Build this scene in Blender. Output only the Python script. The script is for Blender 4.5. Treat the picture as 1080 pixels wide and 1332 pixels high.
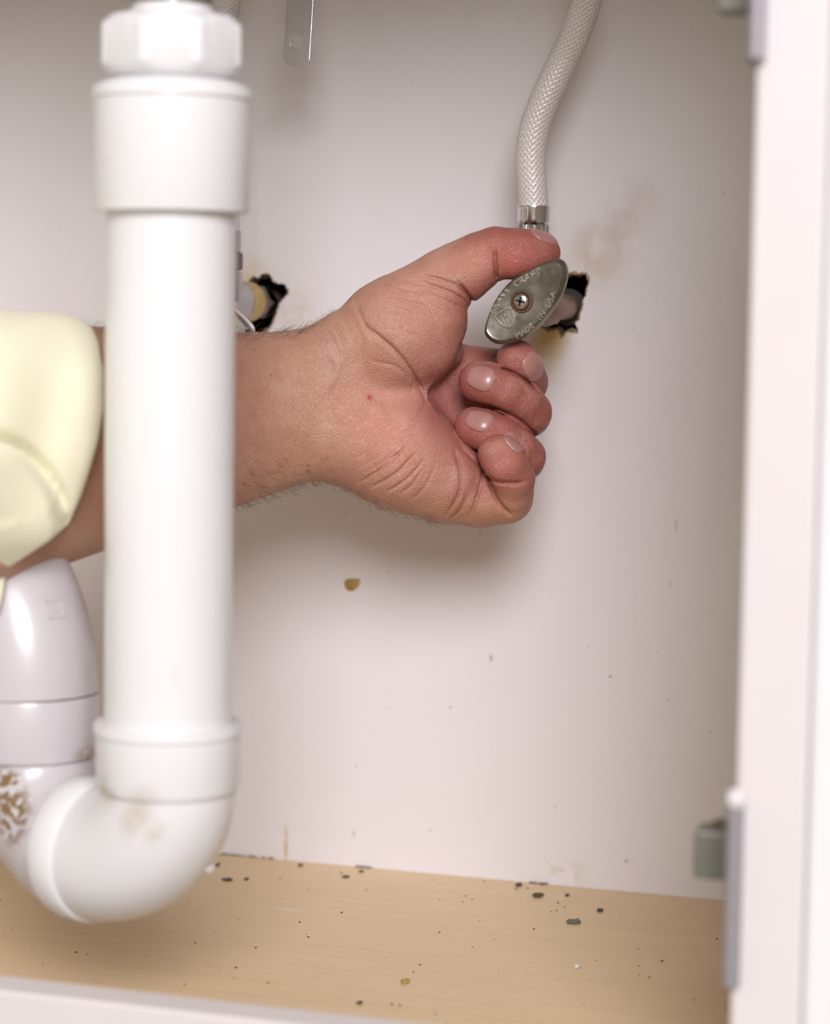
import bpy, bmesh, math, random
import numpy as np
from mathutils import Vector, Matrix

random.seed(7)
rng = np.random.default_rng(7)
scene = bpy.context.scene
for o in list(bpy.data.objects):
    bpy.data.objects.remove(o, do_unlink=True)
COL = scene.collection

# ------------------------------------------------------------------ camera
# world: X right along the back panel, Y into the panel (panel front face at y = 0), Z up from the cabinet floor
F = 3000.0                      # focal length in pixels of the 1080 x 1332 frame
TH, PT, RO = math.atan(0.316), math.atan(0.0887), 0.0152
fwd = np.array([-math.sin(TH) * math.cos(PT), math.cos(TH) * math.cos(PT), -math.sin(PT)])
r0 = np.array([math.cos(TH), math.sin(TH), 0.0])
u0 = np.cross(r0, fwd)
UP = math.cos(RO) * u0 - math.sin(RO) * r0
RT = math.cos(RO) * r0 + math.sin(RO) * u0

def ray(px, py):
    return fwd + (px - 540.0) / F * RT - (py - 666.0) / F * UP

CAM = -1.185 * ray(615, 1141)

def on_y(px, py, y):
    d = ray(px, py)
    return CAM + d * ((y - CAM[1]) / d[1])

def on_z(px, py, z):
    d = ray(px, py)
    return CAM + d * ((z - CAM[2]) / d[2])

def at(px, py, Z):
    return CAM + ray(px, py) * Z

def z_on(px, py, xy):
    d = ray(px, py)
    t = ((xy[0] - CAM[0]) * d[0] + (xy[1] - CAM[1]) * d[1]) / (d[0] ** 2 + d[1] ** 2)
    return CAM[2] + t * d[2]

cam_d = bpy.data.cameras.new('camera')
cam = bpy.data.objects.new('camera', cam_d)
COL.objects.link(cam)
cam.matrix_world = Matrix(((RT[0], UP[0], -fwd[0], CAM[0]), (RT[1], UP[1], -fwd[1], CAM[1]),
                           (RT[2], UP[2], -fwd[2], CAM[2]), (0, 0, 0, 1)))
cam_d.sensor_fit = 'AUTO'
cam_d.sensor_width = 36.0
cam_d.lens = F / 1332.0 * 36.0
cam_d.clip_start = 0.02
cam_d.dof.use_dof = True
cam_d.dof.focus_distance = 1.07
cam_d.dof.aperture_fstop = 5.0
scene.camera = cam

# ------------------------------------------------------------------ light
w = bpy.data.worlds.new('world')
scene.world = w
w.use_nodes = True
w.node_tree.nodes['Background'].inputs[0].default_value = (1.0, 0.90, 0.76, 1)
w.node_tree.nodes['Background'].inputs[1].default_value = 0.50

def area(name, loc, target, size, power, color):
    l = bpy.data.lights.new(name, 'AREA')
    l.shape = 'DISK'
    l.size = size
    l.energy = power
    l.color = color
    o = bpy.data.objects.new(name, l)
    COL.objects.link(o)
    o.location = loc
    d = Vector(target) - Vector(loc)
    o.rotation_euler = d.to_track_quat('-Z', 'Y').to_euler()
    return o

area('flash_softbox', (0.96, -2.60, 1.52), (0.0, -0.05, 0.25), 1.30, 93.0, (0.985, 0.965, 1.03))

scene.view_settings.view_transform = 'Standard'
scene.view_settings.look = 'None'
scene.view_settings.gamma = 1.0
scene.view_settings.use_curve_mapping = False
scene.view_settings.exposure = 0.0

# ------------------------------------------------------------------ helpers
def link(name, me, mat=None, parent=None, smooth=False):
    o = bpy.data.objects.new(name, me)
    COL.objects.link(o)
    if mat is not None:
        me.materials.append(mat)
    if smooth:
        me.shade_smooth()
    if parent is not None:
        o.parent = parent
        o.matrix_parent_inverse = Matrix.Translation(parent.location).inverted() if parent.type == 'EMPTY' else Matrix()
    return o

def obj(name, bm, mat=None, parent=None, smooth=False, bevel=0.0, sharp=None):
    bmesh.ops.recalc_face_normals(bm, faces=bm.faces)
    me = bpy.data.meshes.new(name)
    bm.to_mesh(me)
    bm.free()
    o = link(name, me, mat, parent, smooth)
    if sharp is not None:
        me.shade_smooth()
        me.set_sharp_from_angle(angle=math.radians(sharp))
    if bevel:
        m = o.modifiers.new('bevel', 'BEVEL')
        m.width = bevel
        m.segments = 2
        m.limit_method = 'ANGLE'
        m.angle_limit = math.radians(40)
    return o

def thing(name, label, cat, loc, group=None):
    o = bpy.data.objects.new(name, None)
    COL.objects.link(o)
    o.location = loc
    o.empty_display_size = 0.02
    return tag(o, label, cat, group)

def tag(o, label, cat, group=None):
    o['label'] = label
    o['category'] = cat
    if group:
        o['group'] = group
    return o

def struct(o, label=None):
    o['kind'] = 'structure'
    if label:
        o['label'] = label
    return o

def box(bm, lo, hi):
    m = Matrix.Translation([(a + b) / 2 for a, b in zip(lo, hi)]) @ Matrix.Diagonal([b - a for a, b in zip(lo, hi)] + [1])
    return bmesh.ops.create_cube(bm, size=1.0, matrix=m)['verts']

def frame(d):
    d = Vector(d).normalized()
    a = Vector((0, 0, 1)) if abs(d.z) < 0.9 else Vector((0, 1, 0))
    x = a.cross(d).normalized()
    return x, d.cross(x).normalized(), d

def lathe(bm, origin, axis, prof, n=64, cap=True, radial=None):
    """prof: list of (distance along axis, radius); radial(k, n, i) scales the radius (facets, flutes)."""
    x, y, d = frame(axis)
    o = Vector(origin)
    rings = []
    for i, (t, r) in enumerate(prof):
        ring = []
        for k in range(n):
            a = 2 * math.pi * k / n
            rr = r * (radial(a, i) if radial else 1)
            ring.append(bm.verts.new(o + d * t + x * (rr * math.cos(a)) + y * (rr * math.sin(a))))
        rings.append(ring)
    for a, b in zip(rings, rings[1:]):
        for k in range(n):
            bm.faces.new((a[k], a[(k + 1) % n], b[(k + 1) % n], b[k]))
    if cap:
        bm.faces.new(rings[0][::-1])
        bm.faces.new(rings[-1])
    return bm

def sweep(bm, path, radii, n=48, cap=True):
    pts = [Vector(p) for p in path]
    tang = [(pts[min(i + 1, len(pts) - 1)] - pts[max(i - 1, 0)]).normalized() for i in range(len(pts))]
    x, _, _ = frame(tang[0])
    rings = []
    for p, t, r in zip(pts, tang, radii):
        x = (x - t * x.dot(t)).normalized()
        y = t.cross(x)
        rings.append([bm.verts.new(p + x * (r * math.cos(2 * math.pi * k / n)) + y * (r * math.sin(2 * math.pi * k / n))) for k in range(n)])
    for a, b in zip(rings, rings[1:]):
        for k in range(n):
            bm.faces.new((a[k], a[(k + 1) % n], b[(k + 1) % n], b[k]))
    if cap:
        bm.faces.new(rings[0][::-1])
        bm.faces.new(rings[-1])
    return bm

def catmull(pts, n=12, closed=False):
    P = [np.array(p, float) for p in pts]
    out = []
    N = len(P)
    rngi = range(N) if closed else range(N - 1)
    for i in rngi:
        if closed:
            a, b, c, d = P[i - 1], P[i], P[(i + 1) % N], P[(i + 2) % N]
        else:
            a, b, c, d = P[max(i - 1, 0)], P[i], P[i + 1], P[min(i + 2, N - 1)]
        for k in range(n):
            t = k / n
            out.append(0.5 * ((2 * b) + (c - a) * t + (2 * a - 5 * b + 4 * c - d) * t * t + (3 * b - a - 3 * c + d) * t ** 3))
    if not closed:
        out.append(P[-1])
    return out

# ------------------------------------------------------------------ materials
class NT:
    def __init__(self, name, rough=0.5, metal=0.0, color=(0.8, 0.8, 0.8)):
        self.m = bpy.data.materials.new(name)
        self.m.use_nodes = True
        self.t = self.m.node_tree
        self.b = self.t.nodes['Principled BSDF']
        self.b.inputs['Roughness'].default_value = rough
        self.b.inputs['Metallic'].default_value = metal
        self.b.inputs['Base Color'].default_value = (*color, 1)
        self.col = None
        self.pos = None

    def n(self, typ, **kw):
        nd = self.t.nodes.new(typ)
        for k, v in kw.items():
            setattr(nd, k, v)
        return nd

    def set(self, sock, v):
        if hasattr(v, 'is_linked') or hasattr(v, 'links'):
            self.t.links.new(v, sock)
        else:
            sock.default_value = v

    def position(self):
        if self.pos is None:
            self.pos = self.n('ShaderNodeNewGeometry').outputs['Position']
        return self.pos

    def math(self, op, a, b=0.0, clamp=False):
        nd = self.n('ShaderNodeMath', operation=op, use_clamp=clamp)
        self.set(nd.inputs[0], a)
        self.set(nd.inputs[1], b)
        return nd.outputs[0]

    def mapped(self, scale=(1, 1, 1), rot=(0, 0, 0), src=None):
        nd = self.n('ShaderNodeMapping')
        self.set(nd.inputs['Vector'], src if src is not None else self.position())
        nd.inputs['Scale'].default_value = scale
        nd.inputs['Rotation'].default_value = rot
        return nd.outputs[0]

    def noise(self, scale, detail=3, rough=0.5, vec=None, dist=0.0):
        nd = self.n('ShaderNodeTexNoise')
        self.set(nd.inputs['Vector'], vec if vec is not None else self.position())
        nd.inputs['Scale'].default_value = scale
        nd.inputs['Detail'].default_value = detail
        nd.inputs['Roughness'].default_value = rough
        nd.inputs['Distortion'].default_value = dist
        return nd.outputs[0]

    def ramp(self, v, lo, hi):
        nd = self.n('ShaderNodeMapRange', interpolation_type='SMOOTHSTEP')
        self.set(nd.inputs[0], v)
        nd.inputs[1].default_value = lo
        nd.inputs[2].default_value = hi
        return nd.outputs[0]

    def mix(self, fac, a, b):
        nd = self.n('ShaderNodeMix', data_type='RGBA')
        self.set(nd.inputs[0], fac)
        self.set(nd.inputs[6], a if hasattr(a, 'links') else (*a, 1))
        self.set(nd.inputs[7], b if hasattr(b, 'links') else (*b, 1))
        return nd.outputs[2]

    def spot(self, base, center, radius, color, strength=1.0, nscale=0.0, nlo=0.4, nhi=0.6, soft=1.0, roty=0.0):
        """a stain with a shape of its own: an ellipsoid patch broken up by noise."""
        s = self.n('ShaderNodeVectorMath', operation='SUBTRACT')
        self.set(s.inputs[0], self.position())
        s.inputs[1].default_value = tuple(center)
        mp = self.n('ShaderNodeMapping')
        self.set(mp.inputs['Vector'], s.outputs[0])
        mp.inputs['Rotation'].default_value = (0, roty, 0)
        v = self.n('ShaderNodeVectorMath', operation='DIVIDE')
        self.set(v.inputs[0], mp.outputs[0])
        v.inputs[1].default_value = tuple(radius)
        l = self.n('ShaderNodeVectorMath', operation='LENGTH')
        self.set(l.inputs[0], v.outputs[0])
        fac = self.ramp(l.outputs['Value'], 1.0, 1.0 - soft)
        if nscale:
            fac = self.math('MULTIPLY', fac, self.ramp(self.noise(nscale, 4, 0.6), nlo, nhi))
        fac = self.math('MULTIPLY', fac, strength, True)
        return self.mix(fac, base, color)

    def bump(self, h, strength=0.2, dist=0.001):
        nd = self.n('ShaderNodeBump')
        nd.inputs['Strength'].default_value = strength
        nd.inputs['Distance'].default_value = dist
        self.set(nd.inputs['Height'], h)
        self.t.links.new(nd.outputs[0], self.b.inputs['Normal'])

    def done(self, color=None):
        if color is not None:
            self.set(self.b.inputs['Base Color'], color if hasattr(color, 'links') else (*color, 1))
        return self.m

def plain(name, color, rough=0.5, metal=0.0, nscale=300, var=0.08):
    a = NT(name, rough, metal, color)
    f = a.noise(nscale, 3)
    dark = tuple(c * (1 - var * 2) for c in color)
    c = a.mix(f, dark, color)
    return a.done(c)

# back panel: off-white melamine with stains
RH = on_y(740, 395, 0)      # right pipe hole centre
LH = on_y(342, 392, 0)
a = NT('panel_melamine', 0.42)
c = a.mix(a.noise(6, 3), (0.70, 0.665, 0.665), (0.735, 0.70, 0.705))
c = a.spot(c, on_y(790, 310, 0), (0.052, 0.02, 0.021), (0.36, 0.25, 0.13), 0.5, 55, 0.3, 0.7, 1.0, roty=math.radians(50))
c = a.spot(c, on_y(770, 340, 0), (0.030, 0.02, 0.026), (0.50, 0.36, 0.18), 0.42, 60, 0.25, 0.7)
c = a.spot(c, on_y(716, 440, 0), (0.016, 0.02, 0.015), (0.50, 0.33, 0.05), 0.95, 90, 0.15, 0.5)
c = a.spot(c, on_y(712, 460, 0), (0.014, 0.02, 0.022), (0.58, 0.46, 0.24), 0.6, 90, 0.2, 0.6)
c = a.spot(c, on_y(322, 362, 0), (0.020, 0.02, 0.018), (0.60, 0.46, 0.25), 0.7, 80, 0.2, 0.6)
c = a.spot(c, on_y(385, 410, 0), (0.020, 0.02, 0.022), (0.58, 0.48, 0.32), 0.5, 120, 0.35, 0.6)
c = a.spot(c, on_y(372, 1098, 0), (0.0017, 0.02, 0.014), (0.52, 0.38, 0.16), 0.75, 200, 0.25, 0.5, 0.7)
c = a.spot(c, on_y(735, 1135, 0), (0.018, 0.02, 0.012), (0.55, 0.45, 0.28), 0.5, 150, 0.45, 0.6)
for px, py, rx, rz, k in ((639, 856, .0016, .0030, .5), (794, 880, .0011, .0011, .8), (586, 920, .0010, .0012, .6), (880, 684, .0012, .005, .3),
                          (872, 760, .001, .004, .2), (815, 1120, .0014, .0018, .5), (463, 996, .0008, .0008, .7), (722, 1050, .0012, .0014, .3),
                          (505, 745, .001, .001, .4), (566, 870, .0008, .0008, .4), (870, 910, .0008, .001, .5), (924, 953, .0008, .001, .4),
                          (450, 668, .001, .001, .5), (625, 690, .0012, .002, .3), (560, 1080, .001, .001, .5), (460, 1085, .0014, .003, .35)):
    c = a.spot(c, on_y(px, py, 0), (rx, 0.02, rz), (0.22, 0.19, 0.17), k, 0, soft=0.8)
fl = a.ramp(a.noise(420, 1, 0.3), 0.765, 0.80)
c = a.mix(a.math('MULTIPLY', fl, 0.35), c, (0.30, 0.25, 0.2))
a.bump(a.noise(240, 3), 0.05, 0.001)
M_PANEL = a.done(c)
M_SHELL = plain('cabinet_melamine', (0.76, 0.71, 0.65), 0.45, 0, 40, 0.03)
M_FRAME = plain('white_paint', (0.665, 0.62, 0.615), 0.4, 0, 60, 0.02)
M_DOOR = plain('white_door_paint', (0.73, 0.72, 0.73), 0.35, 0, 60, 0.02)
M_RAW = plain('raw_particle_board', (0.42, 0.31, 0.17), 0.9, 0, 500, 0.3)
M_DARK = plain('unlit_cavity', (0.006, 0.005, 0.005), 1.0, 0, 100, 0.2)  # near-black colour stands for the unlit space behind the panel

# floor: birch-look laminate
a = NT('birch_laminate', 0.42)
g = a.noise(1.0, 5, 0.6, a.mapped((9, 190, 60)), 0.6)
g2 = a.noise(1.0, 3, 0.5, a.mapped((4, 40, 60)), 1.2)
c = a.mix(g2, (0.66, 0.485, 0.275), (0.72, 0.545, 0.325))
c = a.mix(a.math('MULTIPLY', a.ramp(g, 0.46, 0.66), 0.16), c, (0.48, 0.32, 0.15))
fl = a.ramp(a.noise(330, 1, 0.3), 0.78, 0.82)
c = a.mix(a.math('MULTIPLY', fl, 0.6), c, (0.22, 0.16, 0.08))
c = a.spot(c, on_z(375, 1183, 0), (0.012, 0.004, 0.02), (0.75, 0.68, 0.6), 0.5, 0)
a.bump(g, 0.08, 0.0006)
M_FLOOR = a.done(c)

def pvc(name, color, rough, spots):
    a = NT(name, rough)
    c = a.mix(a.noise(14, 3), color, tuple(min(1, k * 1.03) for k in color))
    fl = a.ramp(a.noise(60, 4, 0.65), 0.66, 0.76)
    c = a.mix(a.math('MULTIPLY', fl, 0.16), c, (0.62, 0.48, 0.28))
    for s in spots:
        c = a.spot(c, *s)
    a.b.inputs['Coat Weight'].default_value = 0.25
    a.b.inputs['Coat Roughness'].default_value = 0.15
    a.bump(a.noise(90, 3), 0.04, 0.001)
    return a.done(c)

M_CHROME = plain('chrome', (0.72, 0.70, 0.71), 0.16, 1.0, 200, 0.05)
M_STEEL = plain('brushed_steel', (0.46, 0.45, 0.46), 0.34, 1.0, 400, 0.12)
M_ZINC = plain('zinc_hinge_metal', (0.36, 0.34, 0.36), 0.5, 0.5, 200, 0.1)
M_HBLOCK = plain('grey_green_hinge_metal', (0.24, 0.24, 0.205), 0.45, 0.5, 120, 0.15)
M_BRASS = plain('brass', (0.60, 0.43, 0.14), 0.33, 0.9, 150, 0.2)
M_COPPER = plain('copper_pipe', (0.50, 0.27, 0.17), 0.4, 0.85, 150, 0.2)
M_BLACK = plain('blackened_metal', (0.035, 0.032, 0.03), 0.5, 0.3, 150, 0.2)

# ------------------------------------------------------------------ structure
ZL = 0.025
RB = on_z(260, 1297, ZL)[1]          # rear face of the face frame
RF = RB - 0.019                      # front face of the face frame
SX = on_y(966, 700, RF)[0]           # inner edge of the right stile
ZT = 0.64                            # underside of the countertop
XL, XR = -0.46, SX + 0.022

hole_r = [(745, 356), (754, 357), (762, 356), (764, 361), (766, 367), (763, 375), (762, 383), (758, 391), (758, 398), (754, 407), (753, 415),
          (748, 420), (752, 428), (747, 431), (738, 430), (731, 437), (726, 428), (714, 430), (704, 424), (697, 408), (695, 385), (704, 366), (716, 354), (730, 358)]
hole_l = [(323, 368), (330, 360), (337, 362), (342, 357), (351, 357), (355, 365), (362, 369), (370, 370), (374, 376), (374, 382), (368, 389),
          (363, 396), (360, 406), (356, 416), (352, 424), (340, 433), (318, 434), (303, 424), (298, 400), (304, 380), (314, 374)]

def wall_with_holes():
    bm = bmesh.new()
    loops = [[(XL, 0, -0.05), (XR, 0, -0.05), (XR, 0, ZT), (XL, 0, ZT)]]
    for h in (hole_r, hole_l):
        loops.append([tuple(on_y(px, py, 0)) for px, py in h])
    edges = []
    for lp in loops:
        vs = [bm.verts.new((p[0], 0, p[2])) for p in lp]
        edges += [bm.edges.new((vs[i], vs[(i + 1) % len(vs)])) for i in range(len(vs))]
    bmesh.ops.triangle_fill(bm, use_beauty=True, use_dissolve=False, edges=edges, normal=(0, -1, 0))
    ret = bmesh.ops.extrude_face_region(bm, geom=list(bm.faces))
    for v in ret['geom']:
        if isinstance(v, bmesh.types.BMVert):
            v.co.y += 0.012
    return bm

WALL = struct(obj('wall_back', wall_with_holes(), M_PANEL), 'off-white stained back panel of the sink cabinet')

def torn_rim(pts, s0, s1):
    bm = bmesh.new()
    P = [on_y(px, py, 0) for px, py in pts]
    c = sum(P) / len(P)
    fine = catmull(P, 4, True)
    rings = [[], [], []]
    for p in fine:
        d = p - c
        j = 1 + rng.uniform(-0.02, 0.02)
        for r, (k, y) in zip(rings, ((s0 + rng.uniform(-.02, .05), 0.004), (1.0 * j, -0.0009), (s1 + rng.uniform(-0.04, 0.06), -0.00005))):
            q = c + d * k
            r.append(bm.verts.new((q[0], y, q[2])))
    n = len(fine)
    for a_, b_ in zip(rings, rings[1:]):
        for i in range(n):
            bm.faces.new((a_[i], a_[(i + 1) % n], b_[(i + 1) % n], b_[i]))
    return bm
o = obj('torn_edge', torn_rim(hole_r, 0.90, 1.05), M_RAW, WALL)
o = obj('torn_edge', torn_rim(hole_l, 0.96, 1.02), M_RAW, WALL)

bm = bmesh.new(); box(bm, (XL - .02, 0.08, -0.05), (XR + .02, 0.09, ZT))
struct(obj('wall_cavity', bm, M_DARK))  # dark sheet that shows through the holes as their inner shade
bm = bmesh.new(); box(bm, (XL, RB, -0.016), (XR, -0.0002, 0.0))
FLOOR = struct(obj('floor', bm, M_FLOOR), 'birch-look laminate cabinet floor')
bm = bmesh.new(); box(bm, (XL - 0.016, RB, -0.05), (XL, 0.09, ZT))
struct(obj('wall_left', bm, M_SHELL))
bm = bmesh.new(); box(bm, (XR, RB, -0.05), (XR + 0.016, 0.09, ZT))
struct(obj('wall_right', bm, M_SHELL))
bm = bmesh.new(); box(bm, (XL - 0.05, RF - 0.02, ZT), (XR + 0.06, 0.09, ZT + 0.03))
struct(obj('ceiling', bm, M_SHELL), 'underside of the countertop above the cabinet')
bm = bmesh.new(); box(bm, (XL - 0.016, RF, -0.10), (SX - 0.0005, RB, ZL))
struct(obj('trim_1', bm, M_FRAME, bevel=0.0015), 'white bottom rail of the cabinet face frame')
bm = bmesh.new(); box(bm, (SX, RF, -0.10), (on_y(1062, 700, RF)[0] - 0.0002, RB, ZT))
struct(obj('trim_2', bm, M_FRAME, bevel=0.002), 'white right stile of the cabinet face frame')
bm = bmesh.new(); box(bm, (XL - 0.016, RF, ZT - 0.115), (SX - 0.0005, RB, ZT - 0.0005))
struct(obj('trim_3', bm, M_FRAME, bevel=0.0015), 'white top rail of the cabinet face frame')
bm = bmesh.new(); box(bm, (XL - 0.016, RF, ZL + .0005), (XL + 0.02, RB, ZT - 0.116))
struct(obj('trim_4', bm, M_FRAME, bevel=0.0015), 'white left stile of the cabinet face frame')
# open door folded back beside the stile
DX = on_y(1062, 700, RF)[0]
bm = bmesh.new(); box(bm, (0, -0.016, -0.09), (0.34, 0, ZT - 0.03))
o = obj('door_1', bm, M_DOOR, bevel=0.0025)
o.location = (DX, RF + 0.0145, 0)
o.rotation_euler = (0, 0, 0.0)
struct(o, 'white cabinet door swung wide open beside the stile')

# ------------------------------------------------------------------ hinges
def hinge(y_top, y_bot, ball, label, block_y):
    p = on_y(966, (y_top + y_bot) / 2, RF)
    zt, zb = on_y(966, y_top, RF)[2], on_y(960, y_bot, RF)[2]
    t = thing('cabinet_hinge', label, 'hinge', (SX, RF, zb), 'hinges on the right stile')
    bm = bmesh.new(); box(bm, (SX - 0.0022, RF - 0.0020, zb), (SX + 0.0035, RF - 0.0002, zt))
    obj('leaf', bm, M_ZINC, t, bevel=0.0006)
    bm = bmesh.new(); box(bm, (SX - 0.0022, RF - 0.0020, zb), (SX - 0.0003, RB + 0.004, zt))
    obj('wrap_leaf', bm, M_ZINC, t, bevel=0.0006)
    bm = bmesh.new()
    lathe(bm, (SX + 0.0005, RF - 0.0038, zb + 0.001), (0, 0, 1), [(0, .001), (0.0006, .0026), (zt - zb - .002, .0026), (zt - zb - .001, .001)], 20)
    obj('knuckle', bm, M_ZINC, t, sharp=40)
    if ball:
        bm = bmesh.new()
        bmesh.ops.create_icosphere(bm, subdivisions=3, radius=0.0036, matrix=Matrix.Translation((SX + 0.001, RF - 0.0045, zt + 0.0025)) @ Matrix.Diagonal((1, 1, 1.1, 1)))
        o = obj('pin_tip', bm, M_FRAME, t, smooth=True)
        o['label'] = 'cream rounded tip of the hinge pin'
    z0, z1 = on_y(940, block_y[1], RB)[2], on_y(940, block_y[0], RB)[2]
    bm = bmesh.new()
    box(bm, (SX - 0.0185, RB + 0.004, z0), (SX - 0.0004, RB + 0.018, z1))
    o = obj('mounting_block', bm, M_HBLOCK, t, bevel=0.0015)
    o['label'] = 'grey-green metal mounting block inside the frame'
    bm = bmesh.new()
    lathe(bm, (SX - 0.0090, RB + 0.011, z1 - 0.0005), (0, 0, 1), [(0, .0042), (.002, .0042), (.0032, .003), (.0034, .0005)], 24)
    obj('block_screw', bm, plain('olive_brown_screw', (0.17, 0.14, 0.08), 0.5, 0.5), t, sharp=40)
    return t
hinge(1046, 1284, True, 'lower grey cabinet hinge with cream pin tip, just above the floor', (1085, 1150))
hinge(-160, 84, False, 'upper grey cabinet hinge high on the white stile', (-60, 14))

# ------------------------------------------------------------------ drain trap
PZ = 0.90
PB = at(221, 600, PZ)
PXY = PB[:2]
k = PZ / F
def pz(y, x=221):
    return z_on(x, y, PXY)
zh1 = pz(1020)
UL = at(39, 930, 0.965)
e = np.array([UL[0] - PXY[0], UL[1] - PXY[1], 0.0])
RU = np.linalg.norm(e) / 2
e = e / np.linalg.norm(e)
ctr = np.array([PXY[0], PXY[1], zh1 + 0.002]) + e * RU
def ub(t):     # U bend, t = 0 at the front leg, pi at the rear leg
    return ctr + e * (-RU * math.cos(t)) + np.array([0, 0, -RU * 0.84 * math.sin(t)])

grime = (0.33, 0.25, 0.15)
UXY = UL[:2]
def uz(y, x=40):
    return z_on(x, y, UXY)
front = lambda px, py, Z: at(px, py, Z)
S_F = [(front(160, 1070, PZ - .024), (0.013, 0.02, 0.022), (0.38, 0.27, 0.12), 1.0, 90, 0.30, 0.50, 0.9, math.radians(-38)),
       (front(133, 1035, PZ - .01), (0.010, 0.03, 0.010), (0.42, 0.33, 0.2), 0.75, 120, 0.35, 0.6),
       (front(185, 1095, PZ - .024), (0.006, 0.02, 0.012), (0.45, 0.33, 0.16), 0.95, 90, 0.28, 0.52, 0.9, math.radians(-38)),
       (front(300, 605, PZ), (0.004, 0.02, 0.004), (0.45, 0.33, 0.16), 0.7, 160, 0.3, 0.6),
       (front(225, 880, PZ - .02), (0.003, 0.02, 0.006), (0.6, 0.5, 0.33), 0.2, 160, 0.3, 0.6),
       (front(323, 190, PZ), (0.003, 0.02, 0.012), (0.35, 0.28, 0.2), 0.8, 160, 0.35, 0.55),
       (front(285, 205, PZ - .02), (0.006, 0.02, 0.002), (0.5, 0.42, 0.3), 0.6, 160, 0.3, 0.6),
       (front(160, 210, PZ - .02), (0.01, 0.02, 0.0015), (0.55, 0.47, 0.33), 0.5, 160, 0.3, 0.6),
       (front(137, 600, PZ), (0.003, 0.03, 0.10), (0.62, 0.5, 0.32), 0.4, 60, 0.35, 0.6)]
ZR = 0.94
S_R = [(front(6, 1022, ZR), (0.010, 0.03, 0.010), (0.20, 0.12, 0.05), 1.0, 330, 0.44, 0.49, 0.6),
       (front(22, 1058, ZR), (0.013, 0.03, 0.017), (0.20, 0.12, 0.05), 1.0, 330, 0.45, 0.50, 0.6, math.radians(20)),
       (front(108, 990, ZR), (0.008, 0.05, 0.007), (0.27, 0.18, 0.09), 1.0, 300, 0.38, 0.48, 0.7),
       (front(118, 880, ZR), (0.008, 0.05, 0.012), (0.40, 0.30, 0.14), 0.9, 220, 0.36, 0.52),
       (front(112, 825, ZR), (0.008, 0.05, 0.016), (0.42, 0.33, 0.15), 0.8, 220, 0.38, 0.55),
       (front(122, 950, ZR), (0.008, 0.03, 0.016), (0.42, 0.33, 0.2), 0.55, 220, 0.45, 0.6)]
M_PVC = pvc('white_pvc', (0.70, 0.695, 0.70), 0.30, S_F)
M_PVC2 = pvc('white_pvc_shaded', (0.52, 0.485, 0.50), 0.30, S_R)  # rear parts' shade put into a greyer white, plus rust and grime

T = thing('drain_trap', 'white plastic sink drain pipe bending into a P-trap, stained with rust', 'drain pipe', (PXY[0], PXY[1], zh1 - 0.07))
A0 = (PXY[0], PXY[1], 0)
V = (0, 0, 1)
bm = bmesh.new()
lathe(bm, A0, V, [(pz(26), 49 * k), (pz(9), 49 * k), (pz(8), 53 * k), (ZT - 0.002, 53 * k)], 64)
o = obj('tailpiece', bm, M_CHROME, T, sharp=40); o['label'] = 'chrome tailpiece above the nut'
bm = bmesh.new()
lathe(bm, A0, V, [(pz(30), 40 * k), (pz(30), 55 * k), (pz(10), 52 * k), (pz(8), 50 * k), (pz(8), 40 * k)], 64)
obj('nut_washer', bm, M_PVC, T, sharp=40)
bm = bmesh.new()
def octo(a_, i):
    f = abs(((a_ + math.pi / 8) % (math.pi / 4)) - math.pi / 8)
    return (0.955 / math.cos(math.pi / 8 - f) if i in (2, 3) else 0.99) if i in (1, 2, 3, 4) else 1.0
lathe(bm, A0, V, [(pz(104), 76 * k), (pz(100), 84 * k), (pz(88), 93 * k), (pz(36), 93 * k), (pz(22), 80 * k), (pz(20), 58 * k)], 64, True, octo)
obj('slip_nut', bm, M_PVC, T, sharp=35, bevel=0.0012)
bm = bmesh.new()
prof = [(pz(112), 72 * k)]
for i in range(5):
    y = 110 - i * 3
    prof += [(pz(y), 76 * k), (pz(y - 1.5), 73 * k)]
lathe(bm, A0, V, prof, 64)
obj('threaded_neck', bm, M_PVC, T, sharp=40)
bm = bmesh.new()
lathe(bm, A0, V, [(pz(276), 82 * k), (pz(276), 99 * k), (pz(273), 100.5 * k), (pz(132), 101 * k), (pz(129), 104 * k), (pz(118), 104 * k), (pz(115), 102.5 * k),
                  (pz(106), 84 * k), (pz(104), 70 * k)], 72)
obj('coupling', bm, M_PVC, T, sharp=40)
bm = bmesh.new()
lathe(bm, A0, V, [(pz(965), 84 * k), (pz(240), 84 * k)], 72)
obj('down_pipe', bm, M_PVC, T, sharp=40)
bm = bmesh.new()
lathe(bm, A0, V, [(pz(1030), 86 * k), (pz(1027), 91 * k), (pz(1018), 94.5 * k), (pz(953), 95 * k), (pz(951), 97.5 * k), (pz(942), 98 * k), (pz(939), 97 * k),
                  (pz(939), 84 * k)], 72)
obj('pipe_hub', bm, M_PVC, T, sharp=40)
bm = bmesh.new()
N = 28
ts = [i / N * (math.pi / 2 + 0.12) for i in range(N + 1)]
path = [ub(0) + np.array([0, 0, 0.012])] + [ub(t) for t in ts]
sweep(bm, path, [90 * k] + [(90 + 4 * math.sin(t)) * k for t in ts], 64)
EL = obj('elbow', bm, M_PVC, T, sharp=60)
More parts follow.
